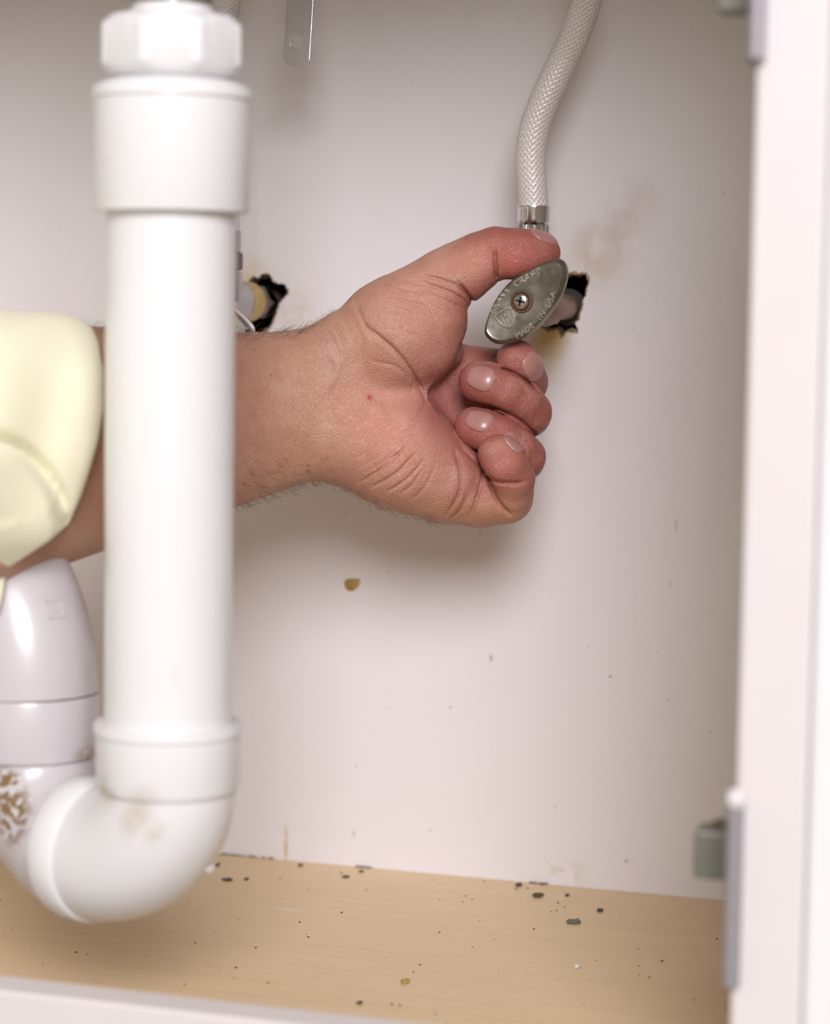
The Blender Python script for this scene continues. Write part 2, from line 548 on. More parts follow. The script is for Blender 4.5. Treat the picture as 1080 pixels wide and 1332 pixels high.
# moulded bumps on the elbow
n_side = np.cross(e, [0, 0, 1.0])
def on_elbow(t, phi, r):
    p = ub(t)
    rad = (p - ctr) / np.linalg.norm(p - ctr)
    return p + (rad * math.cos(phi) + n_side * math.sin(phi)) * r, rad * math.cos(phi) + n_side * math.sin(phi)
toward = CAM - ctr
sgn = 1.0 if np.dot(n_side, toward) > 0 else -1.0
for t, phi, sc in ((0.66, -0.42 * sgn, (.0046, .0026, .0032)), (1.42, 1.25 * sgn, (.0016, .0042, .0012)), (1.2, 1.35 * sgn, (.001, .001, .001))):
    p, nrm = on_elbow(t, phi, 88 * k)
    bm = bmesh.new()
    q = Vector(nrm).to_track_quat('Z', 'Y').to_matrix().to_4x4()
    bmesh.ops.create_icosphere(bm, subdivisions=3, radius=1.0, matrix=Matrix.Translation(p) @ q @ Matrix.Diagonal((*sc, 1)))
    obj('moulded_nub', bm, M_PVC, EL, smooth=True)
# rear J bend with the hub that takes the elbow
bm = bmesh.new()
hub_t = math.pi / 2 - 0.02
rr = [(hub_t, 78 * k), (hub_t + .002, 93 * k), (hub_t + 0.40, 94 * k), (hub_t + .48, 93 * k), (hub_t + .52, 91 * k)]
for i in range(1, 15):
    rr.append((hub_t + .52 + (math.pi - hub_t - .52) * i / 14, 90 * k))
path = [ub(t) for t, r in rr]
path[0] = ub(hub_t + 0.0005)
tops = [uz(y) for y in (978,)]
path += [np.array([UXY[0], UXY[1], ctr[2] + (tops[0] - ctr[2]) * f]) for f in (0.3, 0.6, 1.0)]
sweep(bm, path, [r for t, r in rr] + [91 * k, 92 * k, 92 * k], 64)
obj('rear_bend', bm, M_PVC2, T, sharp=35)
B0 = (UXY[0], UXY[1], 0)
bm = bmesh.new()
pm = ub(hub_t + 0.12)
lathe(bm, pm - e * 0.0095, e, [(0, 80 * k), (0.0002, 97 * k), (.0012, 99.5 * k), (.0125, 99.5 * k), (.0137, 98 * k), (.0138, 85 * k)], 72)
obj('union_ring', bm, M_PVC, T, sharp=40)
bm = bmesh.new()
lathe(bm, B0, V, [(uz(980), 90 * k), (uz(978), 96 * k), (uz(975), 97 * k), (uz(903), 96.5 * k), (uz(900), 95 * k), (uz(899), 90 * k)], 72)
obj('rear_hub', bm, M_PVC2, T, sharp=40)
g = -0.72 * np.array([math.cos(TH), math.sin(TH), 0]) + 0.69 * np.array([-math.sin(TH), math.cos(TH), 0])
g /= np.linalg.norm(g)
RE = 0.066
ze = uz(900)
path, rad = [], []
for i in range(25):
    t = i / 24 * math.pi / 2
    path.append(np.array([UXY[0], UXY[1], ze]) + g * RE * (1 - math.cos(t)) + np.array([0, 0, RE * math.sin(t)]))
    rad.append((95 - 5 * (i / 24)) * k)
for i in range(1, 5):
    path.append(path[24] + g * 0.03 * i); rad.append(86 * k)
bm = bmesh.new(); sweep(bm, path, rad, 64)
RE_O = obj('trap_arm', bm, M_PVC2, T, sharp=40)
# moulded square mark with a letter on the trap arm
p0 = at(72, 792, 0.90)
def first_hit(o_, px, py):
    bpy.context.view_layer.update()
    ok, loc, nrm, idx = o_.ray_cast(Vector(CAM), Vector(ray(px, py)).normalized())
    return (np.array(loc), np.array(nrm)) if ok else None
def text_mesh(s, size, depth):
    cu = bpy.data.curves.new('lettering', 'FONT')
    cu.body = s; cu.size = size; cu.extrude = depth; cu.align_x = 'CENTER'; cu.align_y = 'CENTER'; cu.resolution_u = 3
    to = bpy.data.objects.new('lettering_source', cu)
    COL.objects.link(to)
    dg = bpy.context.evaluated_depsgraph_get()
    me = bpy.data.meshes.new_from_object(to.evaluated_get(dg))
    bpy.data.objects.remove(to, do_unlink=True)
    return me
h = first_hit(RE_O, 72, 792)
if h:
    p, nrm = h
    nrm = nrm / np.linalg.norm(nrm)
    zx = np.cross([0, 0, 1.0], nrm); zx /= np.linalg.norm(zx)
    zy = np.cross(nrm, zx)
    L = Matrix(((zx[0], zy[0], nrm[0], p[0]), (zx[1], zy[1], nrm[1], p[1]), (zx[2], zy[2], nrm[2], p[2]), (0, 0, 0, 1)))
    bm = bmesh.new()
    for lo, hi in (((-.0038, -.0040, -.0006), (-.0033, .0040, .0003)), ((.0033, -.0040, -.0006), (.0038, .0040, .0003)),
                   ((-.0038, .0035, -.0006), (.0038, .0040, .0003)), ((-.0038, -.0040, -.0006), (.0038, -.0035, .0003))):
        box(bm, lo, hi)
    bmesh.ops.transform(bm, matrix=L, verts=bm.verts)
    obj('moulded_square', bm, M_PVC2, RE_O)
    me = text_mesh('D', 0.006, 0.0003); me.transform(L)
    link('moulded_letter', me, M_PVC2, RE_O)

# ------------------------------------------------------------------ pop-up strap
def strap():
    Z = 1.10
    bm = bmesh.new()
    c0 = at(387, 55, Z); s = Z / F
    W, rh = 18.5 * s, 9.0 * s
    top = ZT - 0.002 - c0[2]
    outer = [(-W, top), (-W, -22 * s)]
    for i in range(1, 12):
        t = math.pi + math.pi * i / 12
        outer.append((W * math.cos(t) * (1 - 0.0), -22 * s + 9 * s * math.sin(t)))
    outer += [(W, -22 * s), (W, top)]
    hole = [(rh * math.cos(2 * math.pi * i / 28), rh * 1.15 * math.sin(2 * math.pi * i / 28)) for i in range(28)]
    hole2 = [(x, y + 0.03) for x, y in hole]
    hole3 = [(x, y + 0.06) for x, y in hole]
    edges = []
    for lp in (outer, hole, hole2, hole3):
        vs = [bm.verts.new((x, 0, z)) for x, z in lp]
        edges += [bm.edges.new((vs[i], vs[(i + 1) % len(vs)])) for i in range(len(vs))]
    bmesh.ops.triangle_fill(bm, use_beauty=True, edges=edges, normal=(0, -1, 0))
    ret = bmesh.ops.extrude_face_region(bm, geom=list(bm.faces))
    for v in ret['geom']:
        if isinstance(v, bmesh.types.BMVert):
            v.co.y += 0.0015
    bmesh.ops.transform(bm, matrix=Matrix.Translation(c0) @ Matrix.Rotation(-0.02, 4, 'Z') @ Matrix.Rotation(0.015, 4, 'Y') @ Matrix.Rotation(-0.10, 4, 'X'), verts=bm.verts)
    a = NT('scratched_steel', 0.36, 1.0)
    st = a.noise(1.0, 4, 0.6, a.mapped((900, 900, 14)))
    a.set(a.b.inputs['Roughness'], a.math('ADD', a.math('MULTIPLY', st, 0.25), 0.22))
    a.bump(st, 0.12, 0.0004)
    m = a.done(a.mix(st, (0.40, 0.385, 0.39), (0.60, 0.575, 0.585)))
    o = obj('metal_strap', bm, m, bevel=0.0004)
    tag(o, 'flat brushed steel strap with round hole hanging above the wall', 'metal strap')
strap()

# ------------------------------------------------------------------ braided hoses
a = NT('braided_vinyl', 0.33)
att = a.n('ShaderNodeAttribute', attribute_name='braid')
c = a.mix(att.outputs['Fac'], (0.44, 0.38, 0.34), (0.74, 0.69, 0.66))
a.b.inputs['Coat Weight'].default_value = 0.6
a.b.inputs['Coat Roughness'].default_value = 0.18
a.b.inputs['Specular IOR Level'].default_value = 0.5
M_BRAID = a.done(c)

def braided(name, path, radius, parent, step=0.0005, n=112, strands=18):
    # resample
    P = np.array(path)
    seg = np.linalg.norm(np.diff(P, axis=0), axis=1)
    s = np.concatenate([[0], np.cumsum(seg)])
    m = max(8, int(s[-1] / step))
    ss = np.linspace(0, s[-1], m)
    Q = np.stack([np.interp(ss, s, P[:, i]) for i in range(3)], 1)
    for _ in range(30):
        Q[1:-1] = (Q[:-2] + 2 * Q[1:-1] + Q[2:]) / 4
    tg = np.gradient(Q, axis=0); tg /= np.linalg.norm(tg, axis=1)[:, None]
    xs = np.zeros_like(Q); x = np.array(frame(tg[0])[0])
    for i in range(m):
        x = x - tg[i] * x.dot(tg[i]); x /= np.linalg.norm(x); xs[i] = x
    ys = np.cross(tg, xs)
    ang = np.arange(n) * 2 * math.pi / n
    pitch = 2 * math.pi * radius / math.tan(math.radians(40))
    A1 = strands * (ang[None, :] + 2 * math.pi * ss[:, None] / pitch)
    A2 = strands * (ang[None, :] - 2 * math.pi * ss[:, None] / pitch)
    h1, h2 = 0.5 + 0.5 * np.cos(A1), 0.5 + 0.5 * np.cos(A2)
    ov = 0.5 + 0.5 * np.sign(np.sin(A1 / 2 + A2 / 2)) * 0.4
    h = np.maximum(h1 ** 1.5 * (0.6 + 0.4 * ov), h2 ** 1.5 * (1.0 - 0.4 * ov))
    r = radius * (0.945 + 0.075 * h)
    co = Q[:, None] + xs[:, None] * (r * np.cos(ang))[..., None] + ys[:, None] * (r * np.sin(ang))[..., None]
    co = co.reshape(-1, 3)
    i = np.arange(m - 1)[:, None]; kk = np.arange(n)[None]
    f = np.stack([i * n + kk, i * n + (kk + 1) % n, (i + 1) * n + (kk + 1) % n, (i + 1) * n + kk], -1).reshape(-1, 4)
    me = bpy.data.meshes.new(name)
    me.from_pydata(co.tolist(), [], f.tolist())
    at_ = me.attributes.new('braid', 'FLOAT', 'POINT')
    at_.data.foreach_set('value', h.reshape(-1).astype(np.float32))
    return link(name, me, M_BRAID, parent, True)

VY = -0.047           # valve outlets stand this far from the panel
OUT = on_y(694, 300, VY)
Hs = thing('supply_hose', 'white braided supply hose curving up from the valve being turned', 'hose', tuple(OUT), 'braided supply hoses')
top_pts = [(694, 272), (692, 240), (690, 205), (696, 165), (713, 120), (732, 80), (748, 45), (762, 5), (772, -40), (770, -90), (756, -150), (735, -230)]
hp = [on_y(px, py, VY + d) for (px, py), d in zip(top_pts, (0, 0, 0, 0, 0, 0, -.004, -.010, -.018, -.026, -.034, -.04))]
hp = catmull(hp, 10)
hp[-1][2] = min(hp[-1][2], ZT - 0.002)
ks = np.linalg.norm(OUT - CAM) / F
braided('braided_tube', hp, 19.5 * ks, Hs)
bm = bmesh.new()
zf0, zf1 = on_y(694, 290, VY)[2], on_y(694, 268, VY)[2]
lathe(bm, (OUT[0], VY, 0), V, [(zf0, 15 * ks), (zf0, 20 * ks), (zf0 + .001, 20.8 * ks), (zf1 - .0016, 20.8 * ks), (zf1 - .0008, 21.6 * ks), (zf1, 21 * ks), (zf1 + .0003, 18 * ks)], 48)
obj('crimp_ferrule', bm, M_CHROME, Hs, sharp=40)
bm = bmesh.new()
zn0 = on_y(694, 350, VY)[2]
lathe(bm, (OUT[0], VY, 0), V, [(zn0, 15 * ks), (zn0, 19 * ks), (zf0 - .0012, 19 * ks), (zf0 - .0002, 16 * ks)], 96, True,
      lambda a_, i: 1 + 0.06 * math.copysign(min(1, abs(math.sin(9 * a_)) * 2.0), math.sin(9 * a_)) if i in (1, 2) else 1)
obj('fluted_nut', bm, M_CHROME, Hs, sharp=50)

# second hose behind the drain pipe
VX2 = on_y(293, 335, VY - .012)
H2 = thing('supply_hose', 'braided supply hose mostly hidden behind the white drain pipe', 'hose', tuple(VX2), 'braided supply hoses')
p2 = [on_y(px, py, VY - .012 + d) for px, py, d in ((293, 318, 0), (293, 260, 0), (291, 200, 0), (288, 140, 0), (285, 90, 0), (288, 40, 0), (298, -10, 0), (312, -60, -.005), (322, -130, -.012), (325, -220, -.02))]
p2 = catmull(p2, 10); p2[-1][2] = min(p2[-1][2], ZT - 0.002)
braided('braided_tube', p2, 19.0 * ks, H2)
bm = bmesh.new()
za, zb2 = on_y(293, 327, VY - .012)[2], on_y(293, 300, VY - .012)[2]
lathe(bm, (VX2[0], VX2[1], 0), V, [(za, 15 * ks), (za, 21 * ks), (zb2, 21 * ks), (zb2 + .0004, 17 * ks)], 40)
obj('crimp_ferrule', bm, M_STEEL, H2, sharp=40)
bm = bmesh.new()
zc = on_y(293, 352, VY - .012)[2]
lathe(bm, (VX2[0], VX2[1], 0), V, [(zc, 18 * ks), (zc + .0006, 26 * ks), (za - .0010, 26 * ks), (za - .0002, 20 * ks)], 6)
obj('hex_nut', bm, M_STEEL, H2, bevel=0.0006)
# ------------------------------------------------------------------ shut-off valves
HY = -0.094           # front face of the handle
HC = on_y(681, 393, HY)
out_px = [(628, 430), (634, 408), (644, 388), (657, 371), (674, 357), (692, 347), (708, 340), (721, 336.5), (729, 338), (734, 346), (735, 360), (730, 378),
          (721, 396), (708, 413), (694, 428), (678, 440), (662, 446), (645, 447.5), (633, 441)]
outline = [((on_y(px, py, HY) - HC)[0], (on_y(px, py, HY) - HC)[2]) for px, py in out_px]
outline = [tuple(p) for p in catmull(outline, 4, True)]

a = NT('cast_zinc_handle', 0.36, 0.85)
n1 = a.noise(70, 5, 0.65)
c = a.mix(a.ramp(n1, 0.35, 0.7), (0.155, 0.143, 0.108), (0.33, 0.315, 0.27))
c = a.mix(a.math('MULTIPLY', a.ramp(a.noise(190, 3), 0.55, 0.75), 0.4), c, (0.12, 0.11, 0.085))
a.bump(a.noise(300, 4), 0.12, 0.0005)
a.set(a.b.inputs['Roughness'], a.math('ADD', a.math('MULTIPLY', n1, 0.3), 0.2))
M_HANDLE = a.done(c)
M_HIGHLIT = plain('highlit_cast_zinc', (0.60, 0.57, 0.48), 0.3, 0.85, 300, 0.15)  # lighter zinc: highlights on the raised relief put into its colour
M_SCREW = plain('steel_screw', (0.62, 0.58, 0.54), 0.25, 1.0, 300, 0.2)
M_RUSTY = plain('rusty_recess', (0.16, 0.085, 0.05), 0.6, 0.3, 400, 0.3)

def handle(center, rot, mat, parent):
    bm = bmesh.new()
    ca, sa = math.cos(rot), math.sin(rot)
    levels = [(0.0005, 0.86), (0.0001, 0.905), (0.0009, 0.955), (0.0030, 1.0), (0.0055, 1.0), (0.0078, 0.985), (0.0086, 0.96), (0.0086, 0.80), (0.0040, 0.76)]
    rings = []
    for dy, s in levels:
        rings.append([bm.verts.new((center[0] + s * (x * ca - z * sa), center[1] + dy, center[2] + s * (x * sa + z * ca))) for x, z in outline])
    n = len(outline)
    for a_, b_ in zip(rings, rings[1:]):
        for i in range(n):
            bm.faces.new((a_[i], a_[(i + 1) % n], b_[(i + 1) % n], b_[i]))
    bm.faces.new(rings[0]); bm.faces.new(rings[-1][::-1])
    return obj('handle', bm, mat, parent, sharp=50)

def valve_body(t, ax, az, y0, chrome):
    def part(name, prof, mat, n=40, bev=0.0, sharp=40):
        bm = bmesh.new()
        lathe(bm, (ax, 0, az), (0, -1, 0), prof, n)
        return obj(name, bm, mat, t, sharp=sharp, bevel=bev)
    return part

BC = on_y(672, 398, HY)
ax, az = BC[0], BC[2]
M_OLD = plain('tarnished_copper', (0.40, 0.27, 0.20), 0.5, 0.6, 200, 0.25)
T = thing('shutoff_valve', 'water shutoff valve with oval grey metal handle gripped by the hand', 'valve', (ax, 0, az), 'shutoff valves at the wall')
part = valve_body(T, ax, az, 0, True)
part('stub_pipe', [(-0.075, .0064), (0.034, .0064)], M_OLD)
part('escutcheon_ring', [(-.006, .0066), (-.006, .0092), (-.0035, .0092), (-.0035, .0066)], M_BLACK)
part('compression_nut', [(0.034, .0080), (0.0346, .0096), (0.0405, .0096), (0.041, .0090)], M_OLD, 6, 0.0007, 25)
part('body', [(0.041, .0088), (0.0415, .0096), (0.058, .0096), (0.060, .0090), (0.066, .0090), (0.0665, .006)], M_OLD)
part('packing_nut', [(0.064, .007), (0.0645, .0098), (0.073, .0098), (0.0736, .006)], M_STEEL, 6, 0.0006, 25)
part('stem', [(0.07, .004), (-HY - 0.004, .004)], M_BRASS)
bm = bmesh.new()
lathe(bm, (OUT[0], VY, 0), V, [(az, .008), (zn0 - .0004, .008)], 32)
obj('outlet', bm, M_STEEL, T, sharp=40)
HD = handle(HC, 0.0, M_HANDLE, T)
HD['label'] = 'oval grey cast metal handle with raised lettering'
SC = on_y(678.5, 392, HY)
fy = HC[1] + 0.0004
bm = bmesh.new()
lathe(bm, (SC[0], fy + 0.0006, SC[2]), (0, -1, 0), [(0, .0052), (.0006, .0054), (.0013, .0050), (.0013, .0043), (.0006, .0041)], 40)
obj('screw_recess', bm, M_RUSTY, HD, sharp=40)
bm = bmesh.new()
lathe(bm, (SC[0] - .0002, fy + 0.0006, SC[2]), (0, -1, 0), [(0, .0040), (.0012, .0040), (.0022, .0033), (.0026, .0018), (.0027, .0002)], 40)
so = obj('screw', bm, M_SCREW, HD, sharp=50)
bm = bmesh.new()
for rot in (0.2, 0.2 + math.pi / 2):
    vs = box(bm, (-.0022, -.00035, -.0005), (.0022, .00035, .0005))
    bmesh.ops.transform(bm, matrix=Matrix.Translation((SC[0] - .0002, fy - .0021, SC[2])) @ Matrix.Rotation(rot, 4, 'Y') @ Matrix.Diagonal((1, 1, 1.0, 1)), verts=vs)
obj('cross_slot', bm, M_BLACK, so)

def letters(s, curve_px, size, name):
    """raised letters following a line drawn on the handle face"""
    pts = [np.array([(on_y(px, py, HY))[0], 0, (on_y(px, py, HY))[2]]) for px, py in curve_px]
    pts = np.array(catmull(pts, 20))
    seg = np.concatenate([[0], np.cumsum(np.linalg.norm(np.diff(pts, axis=0), axis=1))])
    out = bmesh.new()
    for i, ch in enumerate(s):
        if ch == ' ':
            continue
        d = seg[-1] * (i + 0.5) / len(s)
        p = np.array([np.interp(d, seg, pts[:, j]) for j in range(3)])
        q = np.array([np.interp(min(d + .0008, seg[-1]), seg, pts[:, j]) for j in range(3)]) - np.array([np.interp(d - .0008, seg, pts[:, j]) for j in range(3)])
        tx = q / np.linalg.norm(q)
        ty = np.cross([0, -1.0, 0], tx)
        me = text_mesh(ch, size, 0.0005)
        me.transform(Matrix(((tx[0], ty[0], 0, p[0]), (0, 0, -1, fy - .0001), (tx[2], ty[2], 0, p[2]), (0, 0, 0, 1))))
        out.from_mesh(me)
        bpy.data.meshes.remove(me)
    o = obj(name, out, M_HIGHLIT, HD)
    return o
letters('BRASS CRAFT', [(641, 409), (652, 389), (667, 373), (685, 362), (704, 353)], 0.0042, 'raised_lettering')
letters('MADE IN USA', [(672, 438), (688, 427), (703, 412), (714, 396), (721, 380)], 0.0038, 'raised_lettering')
# shield emblem, outlined, with three upright strokes
def emblem():
    ec = on_y(658, 413, HY); s = ks
    th = math.radians(28)
    sh = [(-11, 8), (0, 10), (11, 8), (11, 0), (8, -7), (0, -13), (-8, -7), (-11, 0)]
    sh = [tuple(p) for p in catmull(sh, 3, True)]
    bm = bmesh.new()
    def tr(x, z):
        X, Z = x * s * math.cos(th) - z * s * math.sin(th), x * s * math.sin(th) + z * s * math.cos(th)
        return ec[0] + X, ec[2] + Z
    rings = []
    for f_, y in ((1.06, fy + .0001), (1.04, fy - .0007), (0.88, fy - .0007), (0.85, fy + .0001)):
        rings.append([bm.verts.new((tr(x * f_, z * f_)[0], y, tr(x * f_, z * f_)[1])) for x, z in sh])
    n = len(sh)
    for a_, b_ in zip(rings, rings[1:]):
        for i in range(n):
            bm.faces.new((a_[i], a_[(i + 1) % n], b_[(i + 1) % n], b_[i]))
    for x0, x1, z0, z1 in ((-5.5, -3.6, -5, 4), (-1, .8, -6, 5), (3.2, 5, -5, 4), (-4, 4, -.6, .8)):
        pts = [tr(x0, z0), tr(x1, z0), tr(x1, z1), tr(x0, z1)]
        vf = [bm.verts.new((p[0], fy - .0003, p[1])) for p in pts]
        vb = [bm.verts.new((p[0], fy + .0001, p[1])) for p in pts]
        bm.faces.new(vf)
        for i in range(4):
            bm.faces.new((vf[i], vf[(i + 1) % 4], vb[(i + 1) % 4], vb[i]))
    obj('shield_emblem', bm, M_HIGHLIT, HD)
emblem()

LA = on_y(338, 393, 0)
T = thing('shutoff_valve', 'water shutoff valve with brass ring half hidden behind the drain pipe', 'valve', (LA[0], 0, LA[2]), 'shutoff valves at the wall')
part = valve_body(T, LA[0], LA[2], 0, True)
part('stub_pipe', [(-0.075, .0070), (0.022, .0070)], M_OLD)
part('compression_nut', [(-0.004, .0075), (-0.0034, .0096), (0.0075, .0096), (0.0085, .0080)], plain('dark_chrome', (0.20, 0.19, 0.21), 0.22, 1.0), 6, 0.0007, 25)
part('collar', [(0.0086, .0075), (0.0086, .0084), (0.017, .0084), (0.017, .0075)], M_OLD)
part('brass_ring', [(0.0172, .0085), (0.0180, .0104), (0.033, .0104), (0.0338, .0095)], M_BRASS)
part('body', [(0.0339, .0098), (0.035, .0108), (0.064, .0108), (0.066, .009), (0.078, .009)], M_STEEL)
part('stem', [(0.078, .004), (0.092, .004)], M_BRASS)
bm = bmesh.new()
lathe(bm, (VX2[0], VX2[1], 0), V, [(LA[2], .0085), (zc - .0004, .0085)], 32)
obj('outlet', bm, M_STEEL, T, sharp=40)
handle(np.array([LA[0] + .0085, -0.098, LA[2] - .008]), math.radians(-62), M_CHROME, T)
# ------------------------------------------------------------------ the hand
# u, v in photo pixels, w in pixels towards the camera from a plane through the grip; 1 px = 0.36 mm
ZH = 1.078
def P(uvw):
    uvw = np.asarray(uvw, float)
    x_ = 350.0 - uvw[..., 0]
    Z = ZH - (uvw[..., 2] + 0.45 * (x_ + np.sqrt(x_ * x_ + 3600.0))) * 0.00036     # the forearm comes towards the viewer
    d = fwd + ((uvw[..., 0] - 540.0) / F)[..., None] * RT - ((uvw[..., 1] - 666.0) / F)[..., None] * UP
    return CAM + d * Z[..., None]

def build_hand():
    h = 1.5
    U = np.arange(-60, 742, h, dtype=np.float32)
    Vv = np.arange(276, 800, h, dtype=np.float32)
    W = np.arange(-135, 190, h, dtype=np.float32)
    sh = (len(U), len(Vv), len(W))
    BIG = 80.0

    def new():
        return np.full(sh, BIG, np.float32)

    def sl(lo, hi):
        r = []
        for ax_, a_, b_ in zip((U, Vv, W), lo, hi):
            i0, i1 = np.searchsorted(ax_, (a_, b_))
            r.append(slice(int(i0), int(i1)))
        return tuple(r)

    def smin(a_, b_, k_):
        if k_ <= 0:
            return np.minimum(a_, b_)
        hh = np.maximum(k_ - np.abs(a_ - b_), 0) / k_
        return np.minimum(a_, b_) - hh * hh * (k_ * 0.25)

    def cone(Fd, A, B, k_=8.0, sc=(1, 1, 1)):
        a_, ra = np.array(A[:3], np.float32), A[3]
        b_, rb = np.array(B[:3], np.float32), B[3]
        m = max(ra, rb) / min(sc) + max(k_, 4) + 6
        s = sl(np.minimum(a_, b_) - m, np.maximum(a_, b_) + m)
        x = (U[s[0]] - a_[0])[:, None, None] * sc[0]
        y = (Vv[s[1]] - a_[1])[None, :, None] * sc[1]
        z = (W[s[2]] - a_[2])[None, None, :] * sc[2]
        ba = (b_ - a_) * np.array(sc, np.float32)
        L2 = float(ba @ ba) + 1e-6
        t = np.clip((x * ba[0] + y * ba[1] + z * ba[2]) / L2, 0, 1)
        d = np.sqrt((x - t * ba[0]) ** 2 + (y - t * ba[1]) ** 2 + (z - t * ba[2]) ** 2) - (ra + t * (rb - ra))
        d = (d / max(sc)).astype(np.float32) if max(sc) > 1 else d.astype(np.float32)
        Fd[s] = smin(Fd[s], d, k_)

    def chain(Fd, pts, k_=8.0, sc=(1, 1, 1)):
        for A, B in zip(pts, pts[1:]):
            cone(Fd, A, B, k_, sc)

    # forearm and wrist: elliptical sections along u -> (centre v, centre w, half height, half depth)
    secs = np.array([(-90, 600, 62, 180, 120), (40, 584, 42, 165, 108), (135, 571, 30, 146, 98), (220, 557, 20, 129, 88), (307, 546, 10, 114, 78),
                     (360, 536, 4, 105, 70), (400, 527, 0, 101, 65), (430, 523, -3, 102, 62), (470, 526, -8, 108, 60), (520, 540, -14, 104, 52), (560, 550, -22, 84, 42)], np.float32)
    us = U
    ii = np.clip(np.searchsorted(secs[:, 0], us) - 1, 0, len(secs) - 2)
    def csp(col):     # smooth interpolation of the sections
        xk, yk = secs[:, 0], secs[:, col]
        mk = np.gradient(yk, xk)
        x0, x1 = xk[ii], xk[ii + 1]
        t = np.clip((us - x0) / (x1 - x0), 0, 1.0)
        hh = x1 - x0
        return ((2 * t**3 - 3 * t**2 + 1) * yk[ii] + (t**3 - 2 * t**2 + t) * hh * mk[ii] + (-2 * t**3 + 3 * t**2) * yk[ii + 1] + (t**3 - t**2) * hh * mk[ii + 1]).astype(np.float32)
    cv, cw, ha, hb = csp(1), csp(2), csp(3), csp(4)
    dv = (Vv[None, :, None] - cv[:, None, None]) / ha[:, None, None]
    dw = (W[None, None, :] - cw[:, None, None]) / hb[:, None, None]
    q = np.sqrt(dv * dv + dw * dw) + 1e-4
    g_ = np.sqrt((dv / ha[:, None, None]) ** 2 + (dw / hb[:, None, None]) ** 2) + 1e-5
    palm = ((q - 1) * q / g_).astype(np.float32)
    palm = np.clip(palm, -BIG, BIG)
    palm = np.maximum(palm, (U - 556)[:, None, None])
    del q, g_, dv, dw

    # back of the hand and palm
    cone(palm, (455, 500, -22, 52), (578, 482, -66, 38), 24)
    cone(palm, (455, 525, -20, 55), (590, 536, -66, 38), 24)
    cone(palm, (455, 550, -16, 58), (596, 590, -56, 38), 24)
    cone(palm, (460, 565, -8, 60), (585, 636, -30, 40), 24)
    # heel of the hand on the little-finger side
    chain(palm, [(462, 566, 2, 60), (520, 590, 6, 68), (578, 622, -2, 57)], 22)
    # ball of the thumb
    chain(palm, [(462, 455, 4, 56), (520, 425, 18, 60), (566, 412, 20, 42)], 22)
    cone(palm, (510, 462, 14, 46), (553, 452, 12, 42), 18)
    cone(palm, (545, 470, -5, 34), (575, 455, -20, 28), 14)
    # thumb
    chain(palm, [(500, 420, 12, 52), (560, 380, 16, 44)], 16)
    cone(palm, (560, 415, 16, 44), (572, 424, 12, 34), 8)
    # proximal phalanges
    cone(palm, (575, 482, -68, 37), (668, 486, -64, 30), 10)
    cone(palm, (596, 538, -70, 36), (680, 530, -44, 28), 9)
    cone(palm, (598, 590, -60, 35), (676, 592, -36, 27), 9)
    chain(palm, [(582, 634, -20, 44), (625, 645, -6, 39), (660, 647, 0, 34)], 12)

    thumb = new()
    chain(thumb, [(540, 392, 14, 46), (580, 366, 18, 42), (602, 353, 20, 39.5), (624, 339, 24, 35.5), (643, 329, 27, 33.5)], 8)
    chain(thumb, [(648, 329, 27, 33.0), (672, 328, 27, 30.5), (693, 328.5, 25, 28.5), (704, 329, 23, 25.5)], 6)
    cone(thumb, (668, 338, 30, 25), (696, 338, 26, 20), 8)
    index = new()
    chain(index, [(664, 487, -64, 30), (676, 496, -52, 29), (684, 497, -30, 28), (680, 486, -8, 28), (675, 473, 6, 28.0), (672, 468, 10, 26)], 6)
    middle = new()
    chain(middle, [(676, 530, -46, 28), (688, 540, -20, 27.5), (689, 536, 0, 28), (680, 523, 15, 27.3), (660, 510, 25, 27.0), (636, 499, 27, 26.8), (623, 496, 23, 26.5)], 6)
    ring = new()
    chain(ring, [(672, 592, -38, 27), (681, 598, -14, 26.5), (682, 594, 2, 27), (672, 583, 15, 26.5), (652, 569, 23, 26.2), (630, 559, 23, 26.2), (617, 555, 18, 26)], 6)
    little = new()
    chain(little, [(655, 648, 0, 34), (664, 640, 12, 29), (667, 622, 30, 28), (657, 604, 42, 29), (648, 590, 44, 26.5)], 7)

    f = smin(palm, thumb, 5)
    f = smin(f, index, 3)
    f = smin(f, ring, 1.0)
    f = smin(f, middle, 1.0)
    f = smin(f, little, 1.5)

    # creases (polylines in u, v; carved into the side facing out of the palm) and raised veins / tendons
    uu, vv = np.meshgrid(U, Vv, indexing='ij')
    def polydist(pts):
        d = np.full(uu.shape, 1e9, np.float32)
        for (x0, y0), (x1, y1) in zip(pts, pts[1:]):
            bx, by = x1 - x0, y1 - y0
            t = np.clip(((uu - x0) * bx + (vv - y0) * by) / (bx * bx + by * by + 1e-6), 0, 1)
            d = np.minimum(d, np.hypot(uu - x0 - t * bx, vv - y0 - t * by))
        return d
    def carve(pts, depth, width, wmin=-20, wmax=400, smooth=True):
        pp = catmull([np.array(p, float) for p in pts], 6) if smooth and len(pts) > 2 else pts
        pp = [tuple(p[:2]) for p in pp]
        x = np.array(pp)
        m = width * 3 + 3
        i0, i1 = np.searchsorted(U, (x[:, 0].min() - m, x[:, 0].max() + m))
        j0, j1 = np.searchsorted(Vv, (x[:, 1].min() - m, x[:, 1].max() + m))
        k0, k1 = np.searchsorted(W, (wmin, wmax))
        nonlocal uu, vv
        U_, V_ = uu, vv
        uu, vv = U_[i0:i1, j0:j1], V_[i0:i1, j0:j1]
        d = polydist(pp)
        uu, vv = U_, V_
        # fade the ends
        L = np.hypot(*(x[-1] - x[0])) + 1e-6
